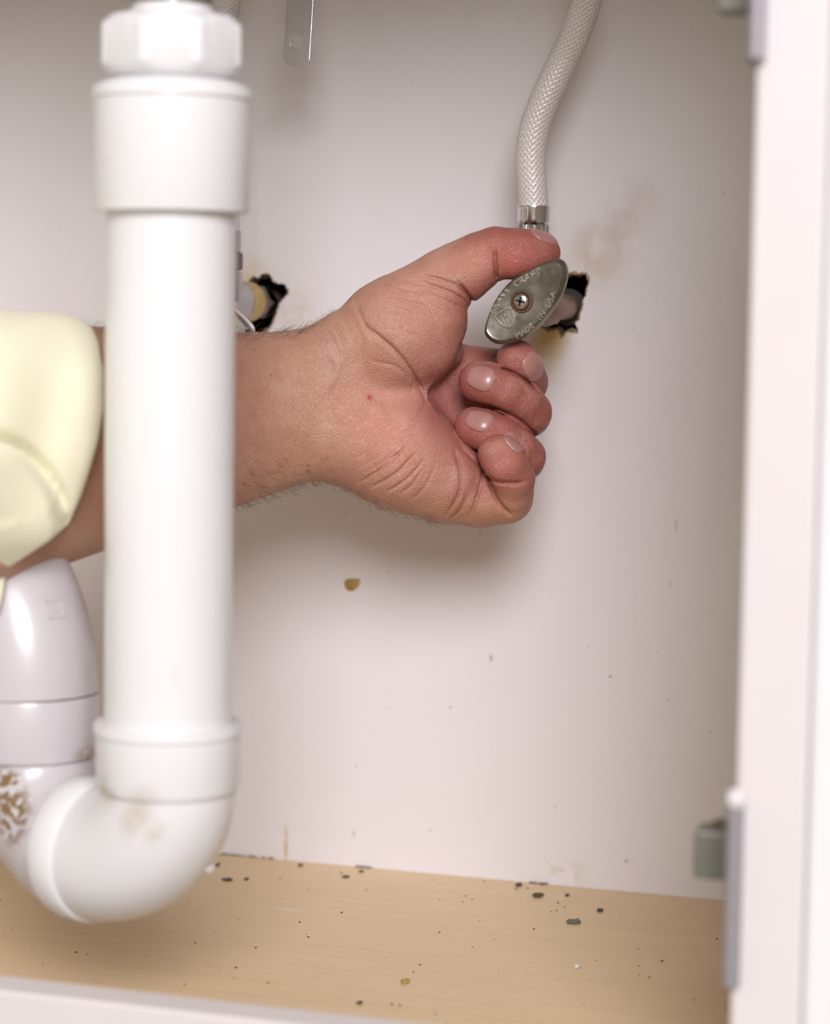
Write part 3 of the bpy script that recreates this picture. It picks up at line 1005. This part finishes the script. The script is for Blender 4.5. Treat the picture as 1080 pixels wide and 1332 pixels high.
        end = np.minimum(np.hypot(U_[i0:i1, j0:j1] - x[0, 0], V_[i0:i1, j0:j1] - x[0, 1]), np.hypot(U_[i0:i1, j0:j1] - x[-1, 0], V_[i0:i1, j0:j1] - x[-1, 1]))
        g_ = depth * np.exp(-(d / width) ** 2) * np.clip(0.35 + end / (0.25 * L), 0, 1)
        f[i0:i1, j0:j1, k0:k1] += g_[:, :, None].astype(np.float32)
    z = lambda x, y: (400 + x / 2.842, 280 + y / 2.842)
    # life line round the ball of the thumb
    carve([z(215, 410), z(290, 470), z(350, 530), z(410, 620), z(440, 690)], 5.0, 3.0)
    carve([z(180, 330), z(215, 410), z(240, 450)], 2.0, 3)
    carve([z(440, 690), z(400, 760), z(330, 800)], 2.5, 4)
    carve([z(240, 540), z(330, 560), z(400, 620)], 1.2, 2.5)
    # folds at the thumb root
    carve([z(600, 300), z(560, 265), z(500, 240), z(420, 222)], 3.6, 2.2)
    carve([z(592, 325), z(540, 290), z(470, 265), z(390, 250)], 2.6, 2.0)
    carve([z(580, 350), z(520, 320), z(440, 290), z(350, 270)], 2.0, 2.0)
    carve([z(560, 375), z(500, 340), z(420, 320), z(330, 300)], 1.6, 2.0)
    carve([z(530, 385), z(460, 365), z(390, 350)], 1.2, 2.0)
    carve([z(500, 270), z(420, 245), z(340, 240)], 1.4, 1.8)
    # thumb joint crease
    carve([z(693, 125), z(696, 170), z(698, 200), z(699, 240)], 6.5, 2.6, -40)
    carve([z(560, 250), z(590, 290), z(612, 322)], 5.5, 2.6, -40)
    carve([z(712, 150), z(716, 200)], 1.5, 2.2, 0)
    # heel wrinkles
    for (x0, y0, x1, y1, bow), dep in (((372, 846, 190, 990, 8), 3.4), ((345, 876, 262, 945, -6), 2.0), ((398, 880, 238, 1006, 10), 3.6), ((330, 862, 215, 952, 5), 1.8), ((430, 905, 300, 1020, 8), 2.6),
                                       ((420, 945, 345, 1030, 6), 2.0), ((470, 930, 390, 1050, 8), 1.6), ((300, 850, 200, 930, 5), 1.3), ((260, 840, 175, 900, 4), 1.0), ((385, 925, 315, 985, -5), 1.8)):
        carve([z(x0, y0), z((x0 + x1) / 2 + bow, (y0 + y1) / 2 + bow), z(x1, y1)], dep, 1.9)
    # fine lines over the ball of the thumb, the palm and the wrist
    for i_ in range(26):
        y_ = 215 + i_ * 9 + rng.uniform(-6, 6); x_ = 330 + rng.uniform(-60, 70); L_ = rng.uniform(70, 170)
        carve([z(x_, y_), z(x_ + L_ * .5, y_ + L_ * .12 + rng.uniform(-5, 5)), z(x_ + L_, y_ + L_ * .42)], rng.uniform(0.4, 1.0), 1.3)
    for i_ in range(40):
        x_, y_ = rng.uniform(120, 480), rng.uniform(480, 930); a_ = rng.uniform(0.9, 2.1); L_ = rng.uniform(30, 90)
        carve([z(x_, y_), z(x_ - L_ * math.cos(a_) * .5 + 4, y_ + L_ * math.sin(a_) * .5), z(x_ - L_ * math.cos(a_), y_ + L_ * math.sin(a_))], rng.uniform(0.3, 0.8), 1.3)
    # creases at the little finger root
    carve([z(545, 870), z(566, 950), z(560, 1030), z(515, 1105)], 4.2, 2.4)
    carve([z(588, 1040), z(565, 1090), z(530, 1120)], 2.4, 2.0)
    carve([z(650, 940), z(640, 1000), z(622, 1060), z(600, 1115)], 4.2, 2.4)
    carve([z(672, 985), z(700, 1050), z(748, 1105)], 6.0, 2.6)
    carve([z(560, 850), z(600, 890), z(630, 920)], 2.5, 2.5)
    carve([z(655, 955), z(700, 985), z(770, 990), z(800, 985)], 4.5, 2.6, 0)
    # gaps between the fingers
    carve([(602, 524), (640, 529), (672, 543), (694, 562), (704, 572)], 4.5, 1.8, -10)
    carve([(646, 477), (672, 487), (690, 500), (703, 513)], 4.5, 1.8, -30)
    # wrist lines and tendons
    y4 = lambda x, y: (250 + x / 3.171, 280 + y / 3.171)
    carve([y4(520, 455), y4(575, 500), y4(610, 600)], 1.6, 2.2)
    carve([y4(660, 420), y4(700, 520), y4(650, 640)], 0.8, 3)
    carve([y4(560, 560), y4(600, 620), y4(575, 690), y4(540, 720)], -3.0, 6)
    carve([y4(590, 430), y4(640, 510), y4(625, 590)], -2.0, 6)
    carve([y4(200, 700), y4(330, 740), y4(430, 800)], -1.2, 8)
    carve([y4(180, 560), y4(400, 570), y4(560, 560)], -1.6, 14)
    carve([y4(180, 900), y4(400, 880), y4(620, 860)], -1.2, 14)
    carve([y4(740, 760), y4(790, 860), y4(760, 960)], -1.5, 8)
    # knuckle wrinkles on the bent fingers
    for (a0, a1, a2), dep in ((((690, 512), (697, 528), (696, 545)), 0.9), (((683, 506), (690, 522), (690, 540)), 0.7), (((684, 570), (692, 586), (691, 602)), 0.9), (((676, 566), (684, 582), (684, 598)), 0.7)):
        carve([a0, a1, a2], dep, 1.6, -10)
    # ---- surface nets
    s = f < 0
    cs = s[:-1, :-1, :-1].astype(np.int8)
    tot = np.zeros(cs.shape, np.int8)
    for di in (0, 1):
        for dj in (0, 1):
            for dk in (0, 1):
                tot += s[di:sh[0] - 1 + di, dj:sh[1] - 1 + dj, dk:sh[2] - 1 + dk]
    act = (tot > 0) & (tot < 8)
    I, J, K = np.nonzero(act)
    n = len(I)
    idx = np.full(cs.shape, -1, np.int32)
    idx[I, J, K] = np.arange(n)
    acc = np.zeros((n, 3), np.float32); cnt = np.zeros(n, np.float32)
    corners = [(0, 0, 0), (1, 0, 0), (0, 1, 0), (1, 1, 0), (0, 0, 1), (1, 0, 1), (0, 1, 1), (1, 1, 1)]
    val = [f[I + c_[0], J + c_[1], K + c_[2]] for c_ in corners]
    for a_ in range(8):
        for b_ in range(a_ + 1, 8):
            df = [corners[b_][q_] - corners[a_][q_] for q_ in range(3)]
            if sum(abs(x) for x in df) != 1:
                continue
            cr = (val[a_] < 0) != (val[b_] < 0)
            t = val[a_] / (val[a_] - val[b_] + 1e-12)
            p = np.array(corners[a_], np.float32)[None] + t[:, None] * np.array(df, np.float32)[None]
            acc[cr] += p[cr]; cnt[cr] += 1
    loc = acc / cnt[:, None]
    pts = np.stack([U[0] + (I + loc[:, 0]) * h, Vv[0] + (J + loc[:, 1]) * h, W[0] + (K + loc[:, 2]) * h], 1)
    quads = []
    for axis in range(3):
        A = [slice(1, -1)] * 3; B = [slice(1, -1)] * 3
        A[axis] = slice(0, -1); B[axis] = slice(1, None)
        sa, sb = s[tuple(A)], s[tuple(B)]
        e_ = np.argwhere(sa != sb)
        off = np.array([1, 1, 1]); off[axis] = 0
        e_ = e_ + off
        flip = s[e_[:, 0], e_[:, 1], e_[:, 2]]
        b1, b2 = (axis + 1) % 3, (axis + 2) % 3
        d1 = np.zeros(3, int); d1[b1] = -1
        d2 = np.zeros(3, int); d2[b2] = -1
        g4 = [e_, e_ + d1, e_ + d1 + d2, e_ + d2]
        q4 = np.stack([idx[g[:, 0], g[:, 1], g[:, 2]] for g in g4], 1)
        q4[flip] = q4[flip][:, ::-1]
        quads.append(q4[(q4 >= 0).all(1)])
    quads = np.concatenate(quads)
    # keep only the largest sheet's vertices in use, light smoothing
    e1 = np.concatenate([quads[:, [0, 1]], quads[:, [1, 2]], quads[:, [2, 3]], quads[:, [3, 0]]])
    for it in range(1):
        sm = np.zeros_like(pts); ct = np.zeros(n, np.float32)
        for c_ in range(3):
            sm[:, c_] = np.bincount(e1[:, 0], pts[e1[:, 1], c_], n) + np.bincount(e1[:, 1], pts[e1[:, 0], c_], n)
        ct = np.bincount(e1[:, 0], minlength=n) + np.bincount(e1[:, 1], minlength=n)
        ok = ct > 0
        pts[ok] = pts[ok] * 0.55 + 0.45 * sm[ok] / ct[ok][:, None]
    return pts, quads

hand_uvw, hand_q = build_hand()
co = P(hand_uvw)
me = bpy.data.meshes.new('person')
me.vertices.add(len(co)); me.vertices.foreach_set('co', co.astype(np.float32).ravel())
me.loops.add(hand_q.size); me.loops.foreach_set('vertex_index', hand_q.astype(np.int32).ravel())
me.polygons.add(len(hand_q)); me.polygons.foreach_set('loop_start', (np.arange(len(hand_q)) * 4).astype(np.int32))
me.update(calc_edges=True); me.validate()

# skin tint by region: arm, wrist, palm, red fingers; hollow and index deepened as shade
def blob(u, v, ru, rv):
    return np.exp(-(((hand_uvw[:, 0] - u) / ru) ** 2 + ((hand_uvw[:, 1] - v) / rv) ** 2))
base = np.tile(np.array([0.455, 0.245, 0.165]), (len(co), 1))
def tint(m, c_, k_):
    global base
    m = np.clip(m * k_, 0, 1)[:, None]
    base = base * (1 - m) + np.array(c_)[None] * m
U_, V_, W_ = hand_uvw.T
tint(1 / (1 + np.exp(-(U_ - 470) / 30)), (0.48, 0.235, 0.17), 1.0)
tint(1 / (1 + np.exp(-(U_ - 590) / 12)), (0.30, 0.092, 0.072), 1.0)
tint(blob(500, 560, 50, 50), (0.55, 0.23, 0.18), 0.6)
tint(blob(620, 345, 40, 30), (0.50, 0.235, 0.165), 0.8)
tint(blob(668, 340, 30, 25), (0.40, 0.105, 0.08), 0.85)
tint(blob(570, 520, 24, 50), (0.31, 0.08, 0.08), 0.85)  # shade of the palm hollow painted over the red skin
tint(blob(612, 500, 28, 26), (0.32, 0.08, 0.065), 0.7)
tint(blob(606, 558, 26, 24), (0.35, 0.092, 0.08), 0.7)
tint(blob(648, 600, 32, 30), (0.43, 0.16, 0.125), 0.75)
tint(blob(660, 660, 45, 26), (0.52, 0.265, 0.185), 0.6)
tint(blob(655, 460, 25, 22), (0.29, 0.085, 0.06), 0.6)  # index below the handle, its shade deepening the red
tint((V_ > 560) * np.clip((V_ - (640 + 0.0 * U_)) / 40, 0, 1) * (U_ > 440), (0.50, 0.27, 0.14), 0.5)
tint((U_ < 330) * np.clip((330 - U_) / 150, 0, 1), (0.52, 0.28, 0.18), 0.5)
tint(blob(481, 517, 3.2, 3.4), (0.40, 0.02, 0.03), 1.3)
tint(blob(432, 470, 10, 30), (0.42, 0.30, 0.25), 0.35)
for u_, v_ in ((410, 470), (352, 488), (402, 606), (330, 455)):
    tint(blob(u_, v_, 2, 2), (0.25, 0.11, 0.07), 0.6)
ca = me.attributes.new('skin_tint_shade', 'FLOAT_COLOR', 'POINT')
ca.data.foreach_set('color', np.concatenate([base, np.ones((len(co), 1))], 1).astype(np.float32).ravel())

a = NT('skin', 0.45)
att = a.n('ShaderNodeAttribute', attribute_name='skin_tint_shade')
nz = a.noise(140, 4, 0.6)
c = a.mix(a.math('MULTIPLY', a.ramp(nz, 0.45, 0.75), 0.28), att.outputs['Color'], (0.36, 0.13, 0.085))
c = a.mix(a.math('MULTIPLY', a.ramp(a.noise(60, 3), 0.5, 0.75), 0.22), c, (0.62, 0.42, 0.32))
a.b.inputs['Subsurface Weight'].default_value = 0.12
a.b.inputs['Subsurface Radius'].default_value = (1.0, 0.35, 0.2)
a.b.inputs['Subsurface Scale'].default_value = 0.003
a.b.inputs['Specular IOR Level'].default_value = 0.45
vor = a.n('ShaderNodeTexVoronoi', feature='DISTANCE_TO_EDGE')
a.set(vor.inputs['Vector'], a.position()); vor.inputs['Scale'].default_value = 950
a.bump(a.math('ADD', a.math('MULTIPLY', vor.outputs[0], 1.4), a.math('MULTIPLY', a.noise(420, 4, 0.65), 1.0)), 0.55, 0.0008)
M_SKIN = a.done(c)
PERSON = link('person', me, M_SKIN, None, True)
tag(PERSON, 'left hand and bare forearm in a pale yellow sleeve, fingers turning the valve', 'person')

# ---- nails
a = NT('fingernail', 0.38)
c = a.mix(a.noise(160, 3), (0.31, 0.135, 0.12), (0.39, 0.195, 0.17))
a.b.inputs['Coat Weight'].default_value = 0.3
M_NAIL = a.done(c)
from mathutils.bvhtree import BVHTree
BVH = BVHTree.FromPolygons([tuple(p) for p in co], [tuple(int(x) for x in q) for q in hand_q])
def nail(A, B, normal, width, length, r, fwd_off):
    """plate bent round the finger and laid on the skin; A->B is the finger axis in (u,v,w), the nail ends fwd_off past B"""
    A, B = np.array(A, float), np.array(B, float)
    d = (B - A) / np.linalg.norm(B - A)
    nrm = np.array(normal, float); nrm -= d * nrm.dot(d); nrm /= np.linalg.norm(nrm)
    b = np.cross(d, nrm)
    bm = bmesh.new()
    nu, nv = 20, 16
    hw = width / 2
    top, bot = [], []
    for i in range(nu + 1):
        s_ = i / nu * 2 - 1
        wid = hw * (max(0.0, 1 - abs(s_) ** (3.0 if s_ < 0 else 5.0))) ** 0.5 * (0.95 + 0.05 * s_)
        wid = max(wid, hw * 0.12)
        rt, rb_ = [], []
        for j in range(nv + 1):
            q_ = (j / nv * 2 - 1) * wid
            ph = q_ / r
            od = nrm * math.cos(ph) + b * math.sin(ph)
            c_ = B + d * (fwd_off - length / 2 + s_ * length / 2)
            if s_ > 0:
                od = od + d * 0.55 * s_ * s_; od /= np.linalg.norm(od)
                c_ = c_ - d * 0.45 * s_ * s_ * r * 0.55
            p_out, p_in = P(c_ + od * (r + 40)), P(c_)
            dr = Vector(p_in - p_out); L_ = dr.length
            hit = BVH.ray_cast(Vector(p_out), dr.normalized(), L_)
            base_p = np.array(hit[0]) if hit[0] is not None and (np.array(hit[0]) - p_in) @ (p_out - p_in) / L_ < (r + 7) * 0.00036 else P(c_ + od * r)
            o_ = (p_out - p_in) / L_
            edge = max(abs(s_), abs(j / nv * 2 - 1))
            lift = 0.00065 * (1 - 0.75 * edge ** 6)
            rt.append(bm.verts.new(base_p + o_ * lift)); rb_.append(bm.verts.new(base_p - o_ * 0.0008))
        top.append(rt); bot.append(rb_)
    for i in range(nu):
        for j in range(nv):
            bm.faces.new((top[i][j], top[i + 1][j], top[i + 1][j + 1], top[i][j + 1]))
            bm.faces.new((bot[i][j], bot[i][j + 1], bot[i + 1][j + 1], bot[i + 1][j]))
        for j in (0, nv):
            bm.faces.new((bot[i][j], bot[i + 1][j], top[i + 1][j], top[i][j]))
    for j in range(nv):
        for i in (0, nu):
            bm.faces.new((bot[i][j], bot[i][j + 1], top[i][j + 1], top[i][j]))
    for _ in range(3):
        bmesh.ops.smooth_vert(bm, verts=[v for row in top for v in row[1:-1]], factor=0.4, use_axis_x=True, use_axis_y=True, use_axis_z=True)
    return obj('fingernail', bm, M_NAIL, PERSON, smooth=True)
nail((672, 328, 27), (704, 329, 23), (0, -1.0, 0.22), 42, 38, 26.8, 21)
nail((680, 486, -8), (672, 468, 10), (0.75, 0.05, 0.75), 34, 36, 26.5, 10)
nail((655, 510, 26), (623, 497, 23), (0.05, -0.22, 1.0), 34, 34, 27.4, 12)
nail((650, 569, 23), (617, 555, 18), (0.05, -0.45, 0.95), 31, 31, 26.2, 7)
nail((657, 604, 42), (648, 590, 44), (0.62, -0.75, 0.35), 28, 26, 26.5, 12)

# ---- hair on the forearm and the heel of the hand
def hairs():
    nv = len(me.vertices)
    nr = np.empty(nv * 3, np.float32)
    me.vertices.foreach_get('normal', nr)
    nr = nr.reshape(-1, 3)
    nu_ = nr @ RT; nv_ = -(nr @ UP); nw_ = -(nr @ fwd)
    top = np.nonzero((U_ > 100) & (U_ < 432) & (nv_ < -0.75) & (nw_ > -0.75) & (V_ < 470))[0]
    bot = np.nonzero((U_ > 300) & (U_ < 565) & (nv_ > 0.70) & (nw_ < 0.45) & (V_ > 590))[0]
    face = np.nonzero((U_ > 300) & (U_ < 430) & (nw_ > 0.1) & (V_ > 590))[0]
    bm = bmesh.new()
    for ids, cnt, lu, lv in ((top, 420, (2, 20), (-11, -1)), (bot, 420, (0, 15), (0, 9)), (face, 60, (6, 14), (1, 6))):
        for i in rng.choice(ids, cnt):
            p = hand_uvw[i].astype(float)
            n_ = np.array([nu_[i], nv_[i], nw_[i]])
            d = np.array([rng.uniform(*lu), rng.uniform(*lv), rng.uniform(-5, 5)])
            curl = np.array([rng.uniform(-7, 8), rng.uniform(-7, 7), rng.uniform(-6, 6)])
            pts = [p - n_ * 1.0, p + d * 0.4 + n_ * 2.5, p + d * 0.75 + n_ * 3 + curl * 0.5, p + d + n_ * 2.5 + curl]
            prev = None
            for q_, r_ in zip(pts, (0.24, 0.22, 0.16, 0.06)):
                cur = [bm.verts.new(P(q_ + np.array([0, r_ * math.cos(t), r_ * math.sin(t)]))) for t in (0, 2.1, 4.2)]
                if prev:
                    for k_ in range(3):
                        bm.faces.new((prev[k_], prev[(k_ + 1) % 3], cur[(k_ + 1) % 3], cur[k_]))
                prev = cur
    o = obj('arm_hair', bm, plain('arm_hair_brown', (0.13, 0.085, 0.05), 0.4, 0, 100, 0.2), PERSON)
    o['kind'] = 'stuff'
hairs()
# ------------------------------------------------------------------ shirt sleeve
def sleeve():
    vo = np.array([(408, 92), (412, 104), (420, 118), (440, 127), (480, 133), (530, 133), (570, 127), (610, 116), (650, 103), (685, 88), (705, 66), (725, 36), (742, 10), (750, -4)], float)
    n, m, md_ = 160, 110, 10
    bm = bmesh.new()
    rings = []
    ridge = catmull([np.array(p, float) for p in ((-20, 572), (5, 576), (35, 590), (62, 618), (82, 655), (90, 700))], 8)
    ridge = np.array(ridge)
    for i in range(m + 1 + md_):
        s = min(1.0, i / m) ** 1.2
        dome = max(0, i - m) / md_ * math.pi / 2        # the sleeve closes round the bent elbow
        row = []
        for k_ in range(n):
            ph = 2 * math.pi * k_ / n
            sv, cvv = math.sin(ph), math.cos(ph)
            v = 579 - 171 * cvv
            wv = 44 + (132 * sv if sv > 0 else 118 * sv)
            u = np.interp(v, vo[:, 0], vo[:, 1])
            uu_ = u * (1 - s) - 430 * s - 130 * math.sin(dome)
            grow = 1 + 0.16 * s
            vv_ = 579 + (v - 579) * grow - 20 * s
            ww_ = 44 + (wv - 44) * (1 + 0.12 * s) + 30 * s
            # rolled hem: edge turns in
            if i < 4:
                f_ = (4 - i) / 4
                vv_ += (579 - vv_) * 0.035 * f_ ** 2
                ww_ += (44 - ww_) * 0.06 * f_ ** 2
                uu_ += 2 * f_
            if sv > -0.3:
                d = np.hypot(ridge[:, 0] - uu_, ridge[:, 1] - vv_)
                j = int(d.argmin())
                side = (uu_ - ridge[j, 0]) * (-0.6) + (vv_ - ridge[j, 1]) * 0.8
                a_ = -26 * math.exp(-(d[j] / 9) ** 2)
                if side > 0:
                    a_ += 20 * min(1, side / 14) * math.exp(-((side - 20) / 60) ** 2 if side > 20 else 0)
                ww_ += a_ * max(0, min(1, sv + 0.3))
                ww_ += 5 * math.sin(uu_ * 0.055 + vv_ * 0.012 + 1.3) * max(0, sv) + 2.5 * math.sin(vv_ * 0.05 - uu_ * 0.03) * max(0, sv)
            vv_ += 4 * math.sin(uu_ * 0.045) * abs(cvv) * min(1, s * 5)
            if dome:
                cd = max(0.02, math.cos(dome))
                vv_ = 559 + (vv_ - 559) * cd
                ww_ = 74 + (ww_ - 74) * cd
            row.append(bm.verts.new(P((uu_, vv_, ww_))))
        rings.append(row)
    bm.faces.new(rings[-1][::-1])
    for a_, b_ in zip(rings, rings[1:]):
        for k_ in range(n):
            bm.faces.new((a_[k_], a_[(k_ + 1) % n], b_[(k_ + 1) % n], b_[k_]))
    a = NT('pale_yellow_cotton', 0.85)
    wv1 = a.noise(900, 2, 0.5)
    c = a.mix(a.noise(25, 3), (0.84, 0.81, 0.58), (0.89, 0.865, 0.67))
    a.b.inputs['Sheen Weight'].default_value = 0.2
    a.b.inputs['Subsurface Weight'].default_value = 0.0
    a.bump(wv1, 0.15, 0.0006)
    o = obj('shirt_sleeve', bm, a.done(c), PERSON, smooth=True)
    o['label'] = 'pale yellow cotton shirt sleeve pushed up the forearm'
    md = o.modifiers.new('thickness', 'SOLIDIFY'); md.thickness = 0.0022; md.offset = -1
    # loose tail of the rolled sleeve hanging below the arm
    bm = bmesh.new()
    rows = []
    for i in range(13):
        t = i / 12
        row = []
        for j in range(17):
            s = j / 16
            u = -70 + 78 * s - 10 * t * t
            v = 738 + 56 * t - 26 * (1 - s) * 0 + 4 * math.sin(6 * s)
            ww = 95 + 14 * math.sin(5 * s + t) - 20 * (s - 0.6) ** 2
            row.append(bm.verts.new(P((u, v, ww))))
        rows.append(row)
    for a_, b_ in zip(rows, rows[1:]):
        for k_ in range(16):
            bm.faces.new((a_[k_], a_[k_ + 1], b_[k_ + 1], b_[k_]))
    o2 = obj('sleeve_tail', bm, o.data.materials[0], o, smooth=True)
    md = o2.modifiers.new('thickness', 'SOLIDIFY'); md.thickness = 0.0022
sleeve()

# ------------------------------------------------------------------ crumbs on the cabinet floor
M_CRUMB = [plain('dark_crumb', (0.13, 0.095, 0.045), 0.9, 0, 900, 0.3), plain('tan_crumb', (0.55, 0.36, 0.10), 0.8, 0, 900, 0.2), plain('white_chip', (0.78, 0.75, 0.70), 0.7, 0, 900, 0.1),
           plain('grey_flake', (0.20, 0.22, 0.19), 0.6, 0.2, 900, 0.3)]
def crumb_mesh(bm, c0, sx, sy, sz):
    vs = bmesh.ops.create_icosphere(bm, subdivisions=2, radius=1.0)['verts']
    for v in vs:
        v.co *= 1 + rng.uniform(-0.25, 0.25)
        v.co = Vector((c0[0] + v.co.x * sx, c0[1] + v.co.y * sy, c0[2] + max(0.0, (v.co.z * 0.9 + 0.7)) * sz))
s_ = 0.00039
crumbs = [(700, 1166, 8, 5, 0, 'largest dark brown crumb on the wooden cabinet floor, near the panel'), (675, 1152, 5, 4, 0, 'dark crumb against the foot of the back panel'),
          (746, 1200, 10, 5, 3, 'grey-green flake lying on the wooden cabinet floor'), (781, 1185, 4.5, 4, 0, 'lone dark crumb beyond the grey-green flake'),
          (738, 1165, 3.5, 3, 0, 'small dark speck between the largest crumb and the lone dark crumb'), (296, 1145, 8, 3.5, 0, 'long flat dark crumb on the floor beside the drain bend'), (282, 1126, 5, 4, 0, 'dark crumb between the drain bend and the seam of the panel'), (321, 1144, 3.5, 3, 0, 'round dark speck next to the long flat dark crumb'),
          (391, 1126, 4.5, 3, 0, 'dark speck on the floor below the dried drip on the panel'), (450, 1141, 6, 3, 0, 'thin flat dark flake, the larger of a close pair'), (470, 1134, 4, 2.5, 0, 'small dark speck, the smaller of a close pair'),
          (528, 1278, 5.5, 4.5, 1, 'tan yellow crumb on the wooden floor near the front rail'), (468, 1305, 4, 3, 0, 'dark speck on the wood close to the white front rail'), (751, 1258, 4, 4, 2, 'small white paint chip on the wooden cabinet floor')]
for px, py, a_, b_, mi, lab in crumbs:
    bm = bmesh.new()
    crumb_mesh(bm, on_z(px, py, 0.0001), a_ * s_ * 0.85, b_ * s_ * 1.7, min(a_, b_) * s_ * 0.5)
    o = obj('crumb', bm, M_CRUMB[mi], smooth=True)
    tag(o, lab or 'small dark speck of debris on the wooden cabinet floor', 'crumb', 'crumbs on the cabinet floor')
for mi, cnt, name in ((0, 240, 'dust'), (2, 80, 'dust')):
    bm = bmesh.new()
    for i in range(cnt):
        px = rng.uniform(0, 945)
        yb = 1113 + (px - 280) * 0.083
        yf = 1268 + px * 0.115
        py = yb + (yf - yb) * (rng.uniform(0, 1) ** (1.6 if mi == 0 else 1.0)) + 3
        p = on_z(px, py, 0.0001)
        if p[1] > -0.003 or p[1] < RB + 0.004:
            continue
        r_ = (0.4 + 1.0 * rng.uniform(0, 1) ** 3) * s_
        vs = bmesh.ops.create_icosphere(bm, subdivisions=1, radius=1.0)['verts']
        for v in vs:
            v.co = Vector((p[0] + v.co.x * r_ * rng.uniform(.8, 1.6), p[1] + v.co.y * r_ * 1.8, 0.0001 + (v.co.z + 0.8) * r_ * 0.4))
    o = obj('dust', bm, M_CRUMB[mi])
    o['kind'] = 'stuff'
    tag(o, 'scatter of tiny dark specks over the cabinet floor' if mi == 0 else 'scatter of tiny white specks over the cabinet floor', 'dust')
# dark grime bead along the seam of panel and floor, and a dried amber drip on the panel
bm = bmesh.new()
for px0, px1 in ((276, 306), (308, 352), (462, 480), (690, 712)):
    for i in range(9):
        px = px0 + (px1 - px0) * (i + rng.uniform(-.3, .3)) / 8
        py = 1113 + (px - 280) * 0.083
        p = on_z(px, py + 1, 0)
        vs = bmesh.ops.create_icosphere(bm, subdivisions=2, radius=1.0)['verts']
        r_ = rng.uniform(0.4, 1.0) * s_
        for v in vs:
            v.co = Vector((p[0] + v.co.x * r_ * 3.0, -0.001 + v.co.y * 0.0008, 0.0004 + (v.co.z + .5) * r_ * 0.6))
o = obj('seam_grime', bm, M_CRUMB[0]); o['kind'] = 'stuff'
tag(o, 'dark grime caught along the seam between back panel and floor', 'grime')
bm = bmesh.new()
dp = [(448, 757), (453, 753), (461, 753), (468, 753), (468, 759), (464, 765), (457, 769), (450, 766)]
c0 = on_y(458, 760, 0)
ring_ = catmull([on_y(px, py, 0) for px, py in dp], 4, True)
prev = None
for f_, y in ((1.0, -0.0001), (0.85, -0.0006), (0.5, -0.0010), (0.15, -0.0012)):
    cur = [bm.verts.new((c0[0] + (p[0] - c0[0]) * f_, y, c0[2] + (p[2] - c0[2]) * f_)) for p in ring_]
    if prev:
        for i in range(len(cur)):
            bm.faces.new((prev[i], prev[(i + 1) % len(cur)], cur[(i + 1) % len(cur)], cur[i]))
    prev = cur
bm.faces.new(prev)
a = NT('amber_residue', 0.4)
c = a.mix(a.noise(350, 3), (0.26, 0.15, 0.03), (0.48, 0.33, 0.10))
o = obj('adhesive_spot', bm, a.done(c), smooth=True)
tag(o, 'small dried amber-brown glue spot on the back panel below the forearm', 'stain')
